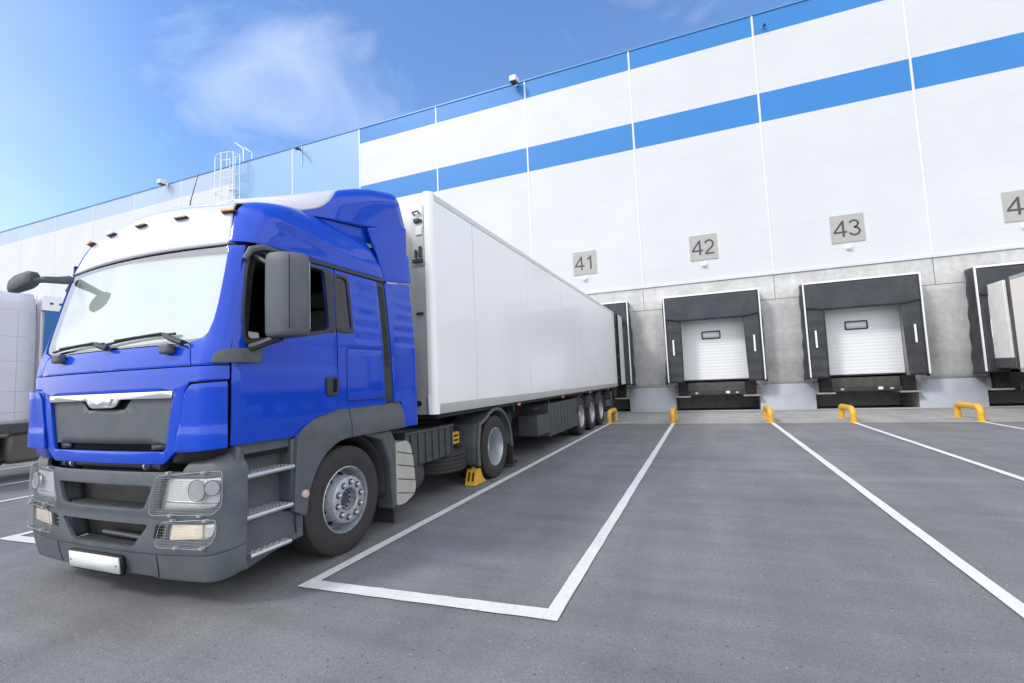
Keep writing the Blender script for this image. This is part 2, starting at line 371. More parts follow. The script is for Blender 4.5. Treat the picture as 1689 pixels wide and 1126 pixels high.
# ------------------------------------------------------------------ warehouse
X0, PW, ROOF = 2.673, 4.833, 15.65
XL, XR = -62+X0-PW*0.0, 45.0
XL = X0-PW*24
wh = thing('warehouse', 'long white and blue warehouse with numbered loading docks along a concrete base', 'building', (0,0,0))
def cladding_mat():
    m = bpy.data.materials.new('cladding'); m.use_nodes = True
    nt = m.node_tree; b = nt.nodes['Principled BSDF']; n = nt.nodes.new; l = nt.links.new
    t = n('ShaderNodeTexCoord'); s = n('ShaderNodeSeparateXYZ'); l(t.outputs['Object'], s.inputs[0])
    X, Z = s.outputs[0], s.outputs[2]
    def mt(op, a, c=None, d=None):
        q = n('ShaderNodeMath'); q.operation = op
        for i, v in enumerate((a, c, d)):
            if v is None: continue
            if isinstance(v, (int, float)): q.inputs[i].default_value = v
            else: l(v, q.inputs[i])
        return q.outputs[0]
    gt = lambda a, c: mt('GREATER_THAN', a, c)
    lt = lambda a, c: mt('LESS_THAN', a, c)
    mulv = lambda a, c: mt('MULTIPLY', a, c)
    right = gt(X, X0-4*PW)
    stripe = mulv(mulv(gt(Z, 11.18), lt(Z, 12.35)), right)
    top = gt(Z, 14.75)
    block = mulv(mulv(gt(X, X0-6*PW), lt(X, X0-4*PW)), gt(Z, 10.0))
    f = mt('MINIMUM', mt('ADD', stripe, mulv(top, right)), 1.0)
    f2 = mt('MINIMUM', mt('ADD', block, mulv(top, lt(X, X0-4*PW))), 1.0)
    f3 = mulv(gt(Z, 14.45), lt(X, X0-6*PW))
    z = n('ShaderNodeTexNoise'); z.inputs['Scale'].default_value = 0.5; z.inputs['Detail'].default_value = 5; l(t.outputs['Object'], z.inputs['Vector'])
    r = n('ShaderNodeMapRange'); l(z.outputs['Fac'], r.inputs['Value']); r.inputs['From Min'].default_value = .3; r.inputs['From Max'].default_value = .7; r.inputs['To Min'].default_value = .965; r.inputs['To Max'].default_value = 1.03
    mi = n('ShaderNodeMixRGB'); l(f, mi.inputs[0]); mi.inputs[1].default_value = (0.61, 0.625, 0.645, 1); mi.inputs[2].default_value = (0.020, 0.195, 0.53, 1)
    mi2 = n('ShaderNodeMixRGB'); l(f2, mi2.inputs[0]); l(mi.outputs[0], mi2.inputs[1]); mi2.inputs[2].default_value = (0.25, 0.42, 0.66, 1)  # left block and its top strip coloured paler to imitate washed-out glare
    mi3 = n('ShaderNodeMixRGB'); l(f3, mi3.inputs[0]); l(mi2.outputs[0], mi3.inputs[1]); mi3.inputs[2].default_value = (0.40, 0.50, 0.64, 1); mi = mi3  # far-left top strip paler still, the same glare put into its colour
    # panel seams every 1.12 m
    fr = mt('FRACT', mt('DIVIDE', mt('SUBTRACT', Z, 5.25), 1.12))
    seam = lt(mt('ABSOLUTE', mt('SUBTRACT', fr, 0.5)), 0.010)
    v = n('ShaderNodeVectorMath'); v.operation = 'SCALE'; l(mi.outputs[0], v.inputs[0]); l(mulv(r.outputs[0], mt('SUBTRACT', 1.0, mt('MULTIPLY', seam, 0.08))), v.inputs['Scale'])
    l(v.outputs[0], b.inputs['Base Color'])
    b.inputs['Roughness'].default_value = 0.42; b.inputs['Specular IOR Level'].default_value = 0.5
    h = n('ShaderNodeTexNoise'); h.inputs['Scale'].default_value = 0.9; l(t.outputs['Object'], h.inputs['Vector'])
    bp = n('ShaderNodeBump'); bp.inputs['Strength'].default_value = 0.10; bp.inputs['Distance'].default_value = 0.03
    hh = mt('SUBTRACT', h.outputs['Fac'], mt('MULTIPLY', seam, 0.5)); l(hh, bp.inputs['Height']); l(bp.outputs[0], b.inputs['Normal'])
    return m
def concrete_mat():
    m = bpy.data.materials.new('wall_concrete'); m.use_nodes = True
    nt = m.node_tree; b = nt.nodes['Principled BSDF']; n = nt.nodes.new; l = nt.links.new
    t = n('ShaderNodeTexCoord'); s = n('ShaderNodeSeparateXYZ'); l(t.outputs['Object'], s.inputs[0])
    def noise(sc, st=None, det=7, ro=.65):
        z = n('ShaderNodeTexNoise'); z.inputs['Scale'].default_value = sc; z.inputs['Detail'].default_value = det; z.inputs['Roughness'].default_value = ro
        if st:
            mp = n('ShaderNodeMapping'); mp.inputs['Scale'].default_value = st; l(t.outputs['Object'], mp.inputs[0]); l(mp.outputs[0], z.inputs['Vector'])
        else: l(t.outputs['Object'], z.inputs['Vector'])
        return z.outputs['Fac']
    ra = n('ShaderNodeValToRGB'); l(noise(0.9), ra.inputs[0])
    e = ra.color_ramp.elements; e[0].position = .32; e[0].color = (0.41,0.41,0.40,1); e[1].position = .68; e[1].color = (0.53,0.53,0.52,1)
    def rng(v, lo, hi, a=.3, c=.7):
        r = n('ShaderNodeMapRange'); l(v, r.inputs['Value']); r.inputs['From Min'].default_value = a; r.inputs['From Max'].default_value = c; r.inputs['To Min'].default_value = lo; r.inputs['To Max'].default_value = hi; return r.outputs[0]
    def mul(a, c):
        q = n('ShaderNodeMath'); q.operation = 'MULTIPLY'; l(a, q.inputs[0]); l(c, q.inputs[1]); return q.outputs[0]
    k = mul(mul(rng(noise(5), .88, 1.12), rng(noise(1.6, (1.2, 1, .12)), .86, 1.12)), rng(noise(1.2, (.1, 1, 3.5)), .92, 1.08))
    v = n('ShaderNodeVectorMath'); v.operation = 'SCALE'; l(ra.outputs[0], v.inputs[0]); l(k, v.inputs['Scale']); l(v.outputs[0], b.inputs['Base Color'])
    b.inputs['Roughness'].default_value = 0.7
    bp = n('ShaderNodeBump'); bp.inputs['Strength'].default_value = .25; bp.inputs['Distance'].default_value = .01; l(noise(30), bp.inputs['Height']); l(bp.outputs[0], b.inputs['Normal'])
    return m
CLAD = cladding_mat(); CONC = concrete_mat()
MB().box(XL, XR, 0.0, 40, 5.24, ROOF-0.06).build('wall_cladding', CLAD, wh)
MB().box(XL-.03, XR+.03, -0.035, 40.03, ROOF-0.06, ROOF+0.02).build('parapet_cap', mat('cap_blue', (0.10,0.24,0.46), .35, .3), wh, 0.008)
MB().box(XL, XR, -0.045, -0.002, 5.14, 5.238).build('base_flashing', mat('flashing', (0.62,0.64,0.67), .4, .1), wh, 0.005)
for k in range(-23, 9):
    x = X0+PW*k
    MB().prism([(x-.040, -.001), (x-.026, -.016), (x+.026, -.016), (x+.040, -.001)], 'z', 5.245, ROOF-.065).build('joint_cover', mat('joint_white', (0.68,0.69,0.70), .4, .1) if k == -23 else bpy.data.materials['joint_white'], wh)
DC = [0.355+PW*k for k in range(-23, 9)]      # dock centres
# concrete wall with door openings and leveller pits
def wall_with_holes(name, z0, z1, holes, y, th, material, du=9):
    m = MB(); xs = sorted({XL, XR}|{h[0] for h in holes}|{h[1] for h in holes})
    zs = sorted({z0, z1}|{h[2] for h in holes}|{h[3] for h in holes})
    for i in range(len(xs)-1):
        for j in range(len(zs)-1):
            xm, zm = (xs[i]+xs[i+1])/2, (zs[j]+zs[j+1])/2
            if any(h[0] < xm < h[1] and h[2] < zm < h[3] for h in holes): continue
            m.face([(xs[i], y, zs[j]), (xs[i+1], y, zs[j]), (xs[i+1], y, zs[j+1]), (xs[i], y, zs[j+1])])
    bmesh.ops.remove_doubles(m.bm, verts=m.bm.verts, dist=1e-5); bmesh.ops.recalc_face_normals(m.bm, faces=m.bm.faces)
    m.bm.normal_update()
    f0 = next(iter(m.bm.faces))
    if f0.normal.y > 0: bmesh.ops.reverse_faces(m.bm, faces=m.bm.faces)
    return finish(m.bm, name, material, wh, 0, 30, th)
near = [c for c in DC if -20 < c < 16]
wall_with_holes('concrete_wall', 1.0, 5.14, [(c-1.25, c+1.25, 1.16, 3.95) for c in near]+[(c-1.40, c+1.38, 1.0, 1.16) for c in near], -0.01, 0.30, CONC)
wall_with_holes('plinth_wall', 0.0, 0.997, [(c-1.52, c+1.50, 0.04, 0.997) for c in near], -0.05, 0.5, PLINTH)
# recessed joints in the concrete
jm = MB()
jm.box(XL, XR, -0.012, -0.0095, 4.19, 4.21)
for k in range(-23, 9):
    x = X0+PW*k-0.02
    jm.box(x-.009, x+.009, -0.012, -0.0095, 4.212, 5.138)
jm.build('concrete_joints', mat('joint_dark', (0.11,0.11,0.11), .8), wh)
PIT = mat('pit_concrete', (0.34, 0.33, 0.31), .8, dirt=((0.10,0.10,0.10), .5, 3))
DOORDARK = mat('door_gasket', (0.02,0.02,0.022), .6)
def dock_fixed(c, first):
    # pit: side cheeks, back wall and corbels under the leveller
    m = MB(); m.box(c-1.52, c-1.515, -.048, 2.2, 0.02, 0.995); m.box(c+1.495, c+1.50, -.048, 2.2, 0.02, 0.995); m.box(c-1.515, c+1.495, 1.8, 1.85, 0.02, 0.995)
    m.box(c-1.514, c-.95, -0.30, 0.6, 0.585, 0.64); m.box(c+.93, c+1.494, -0.30, 0.6, 0.585, 0.64)
    m.box(c-1.514, c-1.395, -.045, 0.6, 0.642, 0.995); m.box(c+1.375, c+1.494, -.045, 0.6, 0.642, 0.995)
    m.build('leveller_pit', PIT, wh)
    d = MB()
    # sectional door: ribbed panels
    zz = 1.25; prof = []
    while zz < 3.90:
        prof += [(0.109, zz), (0.105, zz+.02), (0.105, zz+.095), (0.109, zz+.115)]; zz += .12
    for i in range(len(prof)-1):
        (ya, za), (yb, zb) = prof[i], prof[i+1]
        d.face([(c-1.24, ya, za), (c+1.24, ya, za), (c+1.24, yb, zb), (c-1.24, yb, zb)])
    door = d.build('dock_door', DOORW, wh, sharp=20)
    fr = rnd([(c-.40, 2.85), (c+.30, 2.85), (c+.30, 3.165), (c-.40, 3.165)], .05); inn = rnd([(c-.362, 2.888), (c+.262, 2.888), (c+.262, 3.127), (c-.362, 3.127)], .03)
    pf = lambda a, b, o: (a, 0.100-o, b)
    f = patch('door_window', fr, [inn], pf, DOORDARK, door, .5, .5, 0.02, 0.018)
    patch('window_pane', inn, [], pf, mat('door_pane', (0.72,0.75,0.77), .2, 0, .4) if first else bpy.data.materials['door_pane'], door, .5, .5, 0.01, 0.004)
    MB().box(c-1.245, c+1.245, 0.06, 0.13, 1.20, 1.252).build('door_bottom_seal', DOORDARK, door)
for i, c in enumerate(near): dock_fixed(c, i == 0)
MB().box(XL, XR, 2.3, 2.4, 0, 5).build('dark_inner_wall', INTER, wh)

# ---- dock shelters
SD = 0.62
def shelter(c, label, wavy=0):
    t = thing('dock_shelter', label, 'dock shelter', (c-.015, 0, 0), 0, 'black dock shelters on the concrete wall')
    hw = 1.72
    fr = MB()
    for s in (-1, 1): fr.prism([(s*hw, -SD), (s*hw, -SD+.05), (s*(hw-.044), -SD+.05), (s*(hw-.044), -SD-.012), (s*hw, -SD-.012)], 'z', 1.20, 4.60)
    fr.box(-hw+.056, hw-.056, -SD-.012, -SD+.05, 4.535, 4.60)
    fr.build('shelter_frame', FRAMEW, t, 0.006)
    # flexible side walls back to the building
    for s in (-1, 1):
        def f(a, b, s=s):
            z = 1.14+a*3.44; y = -SD+.051+b*(SD-.062)
            bulge = .05*math.sin(b*math.pi)*(1+.6*math.sin(z*2.2+s))+.018*math.sin(z*9+b*5)*b
            lo = (1-a)
            return (s*(hw-.02+bulge+.09*lo*b*1.2), y, z-.05*b*lo)
        MB().grid(f, 36, 8).build('side_wall', FABRIC, t, solid=.008)
    def ftop(a, b): return (-hw+.03+a*(2*hw-.06), -SD+.051+b*(SD-.062), 4.575-.05*math.sin(b*math.pi)*(.6+.4*math.sin(a*9)))
    MB().grid(ftop, 24, 6).build('top_wall', FABRIC, t, solid=.008)
    # front curtains
    for s in (-1, 1):
        def f(a, b, s=s):
            z = 1.16+a*3.36
            inner = 1.12-.02*math.sin(a*3.1)+ (0.035*(1-a) if s > 0 else 0)
            x = inner+b*(hw-.058-inner)
            return (s*x, -SD+.030+.012*math.sin(a*7+s)*(1-b)+.004*math.sin(z*15), z)
        MB().grid(f, 40, 6).build('side_curtain', FABRIC, t, solid=.012)
    def ft(a, b):
        x = -hw+.06+a*(2*hw-.12); z = 4.53-b*.97
        e = max(0, abs(x)-1.15)/.5
        z2 = 4.53-b*(.97-.18*e*0.5*(1 if b > .5 else 0))
        sag = .03*math.sin(b*2.6)+.05*b*(abs(x)/hw)**4*0
        return (x, -SD+.012-.02*b-.010*math.sin(x*5+b*4)*b-.016*math.exp(-((abs(x)-1.3+b*.25)/.10)**2)*math.sin(b*math.pi), z2)
    MB().grid(ft, 48, 12).build('top_curtain', FABRIC, t, solid=.012)
    for s in (-1, 1): MB().box(s*1.43-.03, s*1.43+.03, -SD+.010, -SD+.014, 2.25, 2.86).build('guide_strip', PLATE, t)
    return t
def leveller(c, label):
    t = thing('dock_leveller', label, 'dock leveller', (c, 0, 0), 0, 'dock levellers with black bumpers')
    for s in (-1, 1):
        b = MB().box(s*1.21-.17, s*1.21+.17, -.29, -.053, .645, 1.155)
        for zz in (.72, .88, 1.04): b.box(s*1.21-.10, s*1.21+.10, -.305, -.291, zz-.035, zz+.035)
        for xx in (-.13, .13):
            for zz in (.68, 1.12): b.lathe([(0,0),(.018,0),(.018,.014),(0,.018)], (s*1.21+xx, -.291, zz), 'y', 8, -1)
        b.build('bumper', BLACK, t, .008)
    MB().box(-1.03, 1.03, -.02, 1.5, .80, 1.14).build('leveller_front', mat('leveller_dirty', (0.10,0.095,0.085), .6, .2, dirt=((.02,.02,.02), .6, 4)) if 'leveller_dirty' not in bpy.data.materials else bpy.data.materials['leveller_dirty'], t, .006)
    MB().box(-1.04, 1.04, -.22, -.021, .66, .80).build('lip', DARKP, t, .008)
    for x, ww, mm in ((-.72, .05, RAILG), (.40, .07, PLATE), (.72, .05, RAILG)):
        MB().box(x-ww, x+ww, -.235, -.221, .705, .705+ww*1.3).build('lip_bracket', mm, t, .004)
    return t
SHL = {-1: 'black dock shelter wrapped round the rear of the white trailer, below number 41',
        0: 'black dock shelter with hanging curtains round the closed door below number 42',
        1: 'black dock shelter with hanging curtains round the closed door below number 43',
        2: 'black dock shelter round the cream trailer at the right edge, below the cut-off number',
       -2: 'black dock shelter hidden behind the docked white trailer, left of number 41',
       -3: 'black dock shelter behind the trailer of the parked white lorry'}
for k in (-3, -1, 0, 1, 2):
    c = 0.355+PW*k
    shelter(c, SHL[k])
    leveller(c, {0: 'dirty dock leveller with two black bumpers below door 42', 1: 'dirty dock leveller with two black bumpers below door 43',
                 -1: 'dock leveller in the shade behind the white trailer at dock 41', 2: 'dock leveller below the cream trailer at the right edge',
                 -3: 'dock leveller out of sight behind the white lorry'}[k])

# ---- number signs and bulkhead lamps
def thick_path(pts, t):
    out_l, out_r = [], []
    n = len(pts)
    for i, p in enumerate(pts):
        a = Vector(pts[max(i-1, 0)]); b = Vector(pts[min(i+1, n-1)]); d = (b-a).normalized(); nn = Vector((-d.y, d.x))
        out_l.append(Vector(p)+nn*t/2); out_r.append(Vector(p)-nn*t/2)
    return [(v.x, v.y) for v in out_l]+[(v.x, v.y) for v in reversed(out_r)]
def arc(cx, cy, rx, ry, a0, a1, n=14): return [(cx+rx*math.cos(R_(a0+(a1-a0)*i/n)), cy+ry*math.sin(R_(a0+(a1-a0)*i/n))) for i in range(n+1)]
DIG = {'4': ([(.45,0),(.565,0),(.565,.235),(.70,.235),(.70,.345),(.565,.345),(.565,1),(.47,1),(0,.345),(0,.235),(.45,.235)], [[(.45,.345),(.125,.345),(.45,.79)]]),
       '1': ([(.36,0),(.475,0),(.475,1),(.40,1),(.33,.90),(.16,.80),(.16,.685),(.27,.73),(.36,.79)], []),
       '2': (thick_path(arc(.33,.70,.255,.245,172,-8,14)+[(.54,.56),(.44,.43),(.26,.28),(.14,.17),(.10,.10)], .115)[:21]+[(.045,.0),(.63,.0),(.63,.115),(.21,.115)]+thick_path(arc(.33,.70,.255,.245,172,-8,14)+[(.54,.56),(.44,.43),(.26,.28),(.14,.17),(.10,.10)], .115)[21:], []),
       '3': None}
DIG['2'] = (None, [])
def digit(m, ch, ox, oz, h, y0, y1):
    def add(poly, holes=()):
        bm = bmesh.new()
        for loop in [poly]+list(holes):
            vs = [bm.verts.new((ox+p[0]*h, y0, oz+p[1]*h)) for p in loop]
            for i in range(len(vs)): bm.edges.new((vs[i], vs[(i+1)%len(vs)]))
        r = bmesh.ops.triangle_fill(bm, use_beauty=True, edges=bm.edges[:])
        ex = bmesh.ops.extrude_face_region(bm, geom=bm.faces[:])
        for v in [e for e in ex['geom'] if isinstance(e, bmesh.types.BMVert)]: v.co.y = y1
        me = bpy.data.meshes.new('tmp'); bm.to_mesh(me); bm.free(); m.bm.from_mesh(me); bpy.data.meshes.remove(me)
    if ch in '41': add(*DIG[ch])
    elif ch == '2':
        p = arc(.33,.69,.245,.25,165,-20,16)+[(.50,.49),(.33,.33),(.20,.21),(.125,.118)]
        add(thick_path(p, .115)); add([(.05,0),(.61,0),(.61,.110),(.05,.110)])
    elif ch == '3':
        p = arc(.31,.745,.215,.20,160,-75,14)+[(.31,.535)]
        q = [(.31,.525)]+arc(.32,.285,.255,.228,75,-165,16)
        add(thick_path(p, .11)); add(thick_path(q, .11))
for num, cx, lab in (('41', -4.575, 'grey square sign with the number 41 on the white cladding'), ('42', 0.27, 'grey square sign with the number 42 on the white cladding'),
                ('43', 5.14, 'grey square sign with the number 43 on the white cladding'), ('44', 9.99, 'grey number sign cut off by the right edge, only its first 4 in view')):
    t = thing('number_sign', lab, 'sign', (cx, 0, 6.54), 0, 'grey dock number signs')
    MB().box(-.51, .51, -.028, -.002, -.51, .51).build('sign_plate', SIGNG, t, .004)
    m = MB(); h = .60; wtot = .70*h*2+.02
    digit(m, num[0], -wtot/2-.005, -.30, h, -.0285, -.034); digit(m, num[1], -wtot/2+.70*h+.03, -.30, h, -.0285, -.034)
    m.build('digits', INK, t, sharp=30)
    l_ = thing('bulkhead_lamp', {'41': 'round white lamp on the cladding under sign 41', '42': 'round white lamp on the cladding under sign 42', '43': 'round white lamp on the cladding under sign 43', '44': 'round white lamp under the cut-off sign at the right edge'}[num], 'lamp', (cx-.02, 0, 5.83), 0, 'white lamps under the dock numbers')
    MB().lathe([(0,0),(.11,0),(.11,.03),(.095,.045),(0,.045)], (0,-.003,0), 'y', 20, -1).build('lamp_base', GALV, l_)
    MB().lathe([(.088,.046),(.09,.075),(.07,.11),(.035,.128),(0,.133)], (0,-.003,0), 'y', 20, -1).build('lamp_globe', LAMPW, l_)

# ---- floodlights on the parapet
def flood(x, z, label, size=1.0, below=False):
    t = thing('floodlight', label, 'floodlight', (x, -.036, z), 0, 'floodlights along the roof edge')
    s = size
    MB().prism([(-.16*s, -.20*s), (.16*s, -.20*s), (.20*s, .16*s), (-.20*s, .16*s)], 'z', .02*s, .02*s+.26*s).build('housing', mat('flood_grey', (0.55,0.55,0.52), .4, .3) if 'flood_grey' not in bpy.data.materials else bpy.data.materials['flood_grey'], t, .015*s).location = (0, -.34*s, 0)
    MB().box(-.13*s, .13*s, -.50*s, -.18*s, -.004, .018*s).build('lamp_glass', DARKP, t)
    m = MB(); m.tube([(-.0, 0, .12*s), (0, -.16*s, .12*s)], .025*s, 8); m.box(-.07*s, .07*s, -.02, 0, .04*s, .20*s); m.build('bracket', GALV, t)
flood(-7.37, 15.42, 'grey floodlight on the roof edge above the blue strip, nearest the middle of the wall', 1.0)
flood(-32.5, 15.42, 'pale floodlight on the roof edge left of the roof ladder', 1.1)
cam_t = thing('security_camera', 'small white camera on a conduit below the roof edge right of the ladder', 'camera', (-20.75, 0, 15.1))
MB().tube([(0,-.02,.5),(0,-.05,.0),(0,-.05,-.7)], .02, 6).build('conduit', GALV, cam_t)
MB().tube([(0,-.05,.15),(.18,-.35,.10),(.2,-.62,.0)], [.03,.07,.09], 8).build('camera_body', DARKP, cam_t)
cam_t2 = thing('security_camera', 'tiny dark camera on the blue strip near the right part of the roof edge', 'camera', (3.05, 0, 15.0))
MB().lathe([(0,0),(.05,0),(.05,.05),(0,.05)], (0,-.002,0), 'y', 12, -1).build('mount', GALV, cam_t2); MB().tube([(0,-.05,0),(.03,-.2,-.05)], [.045,.055], 10).build('camera_body', DARKP, cam_t2)

# ---- roof ladder with cage
ld_ = thing('roof_ladder', 'white caged roof access ladder rising over the parapet', 'ladder', (-26.15, 0, 0))
m = MB()
for s in (-.23, .23): m.tube([(s,-.22,9.0),(s,-.22,16.0)], .022, 6)
m.build('stile', GALV, ld_)
zz = 9.2
while zz < 15.7: MB().tube([(-.23,-.22,zz),(.23,-.22,zz)], .014, 6).build('rung', GALV, ld_); zz += .28
m = MB()
for s, y in ((-.78,-.78),(.78,-.78),(-.80,-.35),(.80,-.35),(0,-.98)): m.tube([(s,y,10.0 if s else 10.8),(s,y,15.95)], .028, 6)
m.build('cage_bar', GALV, ld_)
hoop = [(.23,-.22),(.80,-.35),(.78,-.78),(.42,-.95),(0,-.99),(-.42,-.95),(-.78,-.78),(-.80,-.35),(-.23,-.22)]
for zz in (10.3, 11.4, 12.5, 13.6, 14.75, 15.9): MB().tube([(a,b,zz) for a, b in hoop], .026, 6).build('cage_hoop', GALV, ld_)
m = MB()
for y in (-.05, .55): m.tube([(-.72,y,15.6),(-.72,y,16.45),(0,y,17.0),(.72,y,16.45),(.72,y,15.6)], .032, 6)
m.tube([(-.72,-.05,16.45),(-.72,.55,16.45)], .022, 6); m.tube([(.72,-.05,16.45),(.72,.55,16.45)], .022, 6)
m.tube([(0,-.05,17.0),(0,.55,17.0)], .022, 6)
m.build('exit_rail', GALV, ld_)
for zz in (11.6, 13.9): MB().box(-.26,.26,-.30,-.04,zz,zz+.06).build('wall_bracket', GALV, ld_)

# ---- yellow guide barriers
def barrier(x, label):
    t = tag(None or MB_barrier('wheel_guide_barrier', x), label, 'barrier', 'yellow wheel guide barriers at the lane ends')
    return t
def MB_barrier(name, x):
    pts = [(0,-.62,-.005),(0,-.62,.20)]
    for i in range(1, 6): a = R_(90-i*15); pts.append((0, -.62+.17*(1-math.sin(a)), .20+.17*math.cos(a)))
    pts.append((0,-.45,.37)); pts.append((0,0,.372)); pts.append((0,.45,.37))
    for i in range(1, 6): a = R_(i*15); pts.append((0, .45+.17*math.sin(a), .20+.17*math.cos(a)))
    pts += [(0,.62,.20),(0,.62,-.005)]
    m = MB().tube(pts, .080, 16)
    for y in (-.62, .62): m.lathe([(0,0),(.125,0),(.125,.012),(0,.012)], (0,y,.005), 'z', 20)
    o = m.build(name, YELLOW, None, sharp=50); o.location = (x, -3.98, 0); return o
for x, lb in ((-3.03, 'yellow tube barrier beside the rear wheels of the white trailer'), (-1.05, 'yellow tube barrier left of dock door 42'), (1.67, 'yellow tube barrier between docks 42 and 43, nearer to 42'),
              (3.69, 'yellow tube barrier left of dock door 43'), (6.42, 'yellow tube barrier right of dock door 43, seen most from the side')):
    barrier(x, lb)

# ------------------------------------------------------------------ wheels
def tyre_profile(R, wd, ri):
    h = wd/2; p = [(ri, h*.72), (ri+.012, h*.92), (ri+.05, h*1.0), (R-.09, h*1.02), (R-.035, h*.97), (R-.008, h*.86)]
    gr = [(-.55,), (-.2,), (.2,), (.55,)]
    xs = [.80]
    prof = [(R, h*.80)]
    for c in (.52, .18, -.18, -.52): prof += [(R, h*(c+.035)), (R-.014, h*(c+.025)), (R-.014, h*(c-.025)), (R, h*(c-.035))]
    prof.append((R, -h*.80))
    return p+prof+[(r, -x) for r, x in reversed(p)]
def wheel(parent, x, y, sign, R=.49, wd=.30, kind='front', name='wheel'):
    wl = bpy.data.objects.new(name, None); C.objects.link(wl); wl.parent = parent; wl.location = (x, y, R)
    MB().lathe(tyre_profile(R, wd, .285), (0,0,0), 'x', 64, sign, True).build('tyre', TYRE, wl, sharp=40)
    m = MB(); h = wd/2
    if kind == 'front':
        m.lathe([(.300,h*.80),(.304,h*.92),(.294,h*.96),(.284,h*.80),(.274,h*.20),(.268,h*-.05),(.258,h*-.05),(.218,h*.62),(.212,h*1.05),(.207,h*1.12),(.198,h*1.15),(.112,h*1.15),(.106,h*1.10),(.104,h*.62),(0,h*.62)], (0,0,0), 'x', 48, sign, False, False)
    else:
        dp = -1.15 if kind == 'drive' else -.25
        m.lathe([(.300,h*.82),(.303,h*.92),(.292,h*.95),(.282,h*.80),(.268,h*.3),(.262,h*dp),(.225,h*(dp-.08)),(.170,h*(dp+.05)),(.165,h*(dp+.12)),(.135,h*(dp+.14)),(.125,h*(dp+.9)),(.10,h*(dp+1.0)),(0,h*(dp+1.02))], (0,0,0), 'x', 48, sign, False, False)
    m.build('rim', STEEL, wl, sharp=32)
    if kind == 'front':
        hm = MB()
        for k in range(10):
            a = 2*math.pi*(k+.5)/10; c = (0, .234*math.cos(a), .234*math.sin(a))
            # oval hand holes on the dish
            ca, sa = math.cos(a), math.sin(a); n = 14; ring = []
            for q in range(n):
                t = 2*math.pi*q/n; rr = .2385+.018*math.cos(t); tt = .031*math.sin(t)
                xx = h*(-.05+.67*(.258-rr)/.04)+.006
                ring.append((sign*xx, rr*ca-tt*sa, rr*sa+tt*ca))
            hm.face(ring)
        hm.build('hand_holes', INTER, wl)
        for k in range(10):
            a = 2*math.pi*k/10+.2; c = (sign*h*1.151, .158*math.cos(a), .158*math.sin(a))
            MB().lathe([(.029,0),(.029,.004),(.018,.0045),(0,.0045)], c, 'x', 16, sign).build('nut_washer', DARKP, wl)
            MB().lathe([(.020,.003),(.019,.030),(.012,.036),(0,.036)], c, 'x', 6, sign).build('wheel_nut', ALU, wl, .002)
        cm = MB(); cm.lathe([(.060,.0),(.060,.02),(.052,.032),(0,.036)], (sign*h*.625,0,0), 'x', 24, sign)
        for k in range(12):
            a = 2*math.pi*k/12; cm.lathe([(.010,0),(.010,.022),(0,.024)], (sign*h*.622, .082*math.cos(a), .085*math.sin(a)), 'x', 6, sign)
        cm.build('hub_cap', GREYBX, wl)
    elif kind == 'trailer':
        hm = MB()
        for k in range(10):
            a = 2*math.pi*(k+.5)/10; ca, sa = math.cos(a), math.sin(a); ring = []
            for q in range(12):
                t = 2*math.pi*q/12; rr = .215+.020*math.cos(t); tt = .028*math.sin(t)
                xx = h*(dp+.05-(rr-.17)/.055*.13)+.010
                ring.append((sign*xx, rr*ca-tt*sa, rr*sa+tt*ca))
            hm.face(ring)
        hm.build('hand_holes', INTER, wl)
    return wl


# ------------------------------------------------------------------ blue tractor unit
CAB = pchip([(0.9,-.005,1.20,.20,.05),(1.04,-.01,1.205,.20,.05),(1.73,-.02,1.216,.20,.05),(1.85,-.005,1.216,.20,.05),(1.95,.02,1.214,.20,.055),(2.66,.15,1.18,.22,.09),
 (2.80,.18,1.17,.25,.10),(3.0,.25,1.13,.30,.10),(3.12,.33,1.07,.36,.12),(3.20,.44,.99,.42,.14),(3.27,.64,.86,.45,.15),(3.31,1.0,.70,.40,.12),(3.33,1.4,.5,.3,.1)])
BUM = pchip([(0.15,.05,1.22,.24,.05),(.30,.01,1.245,.22,.06),(.45,-.01,1.25,.22,.06),(.9,-.01,1.25,.22,.06),(1.0,.0,1.245,.22,.06),(1.2,.04,1.23,.22,.06)])
def shell(P, u, z, off=0.0):
    y0, W, r, b = P(z); s = 1 if u >= 0 else -1; a = abs(u); xa = W-r
    if a <= 1:
        x = xa*a; y = y0+b*a*a; nx = 2*b*a/xa; n = math.hypot(nx, 1); nx /= n; ny = -1/n
    elif a <= 2:
        t = (a-1)*math.pi/2; x = xa+r*math.sin(t); y = y0+b+r*(1-math.cos(t)); nx = math.sin(t); ny = -math.cos(t)
    else:
        x = W; y = y0+b+r+(a-2); nx = 1; ny = 0
    return (s*(x+nx*off), y+ny*off, z)
def uy(P, y, z):
    y0, W, r, b = P(z); yc = y0+b
    if y >= yc+r: return 2+y-yc-r
    if y <= yc: return 1.0
    return 1+math.acos(1-(y-yc)/r)/(math.pi/2)
def ux(P, x, z):
    y0, W, r, b = P(z); s = 1 if x >= 0 else -1; a = abs(x); xa = W-r
    if a <= xa: return s*a/xa
    return s*(1+math.asin(min(1, (a-xa)/r))/(math.pi/2))
OX, OY = -4.396, -18.1
T = thing('semi_truck', 'blue tractor unit with white roof and grey bumper, parked nose out before dock 41', 'truck', (OX, OY, 0))
cabf = lambda u, z, o: shell(CAB, u, z, o)
bumf = lambda u, z, o: shell(BUM, u, z, o)
def sidef(s, P=CAB): 
    def f(y, z, o):
        p = shell(P, uy(P, y, z), z, o); return (s*p[0], p[1], p[2])
    return f
def mirror(poly): return list(poly)+[(-u, z) for u, z in reversed(poly)]
DOORW_ = rnd([(.350,2.625),(1.100,2.620),(1.128,2.070),(.255,1.915),(.262,2.15),(.305,2.45)], .05)
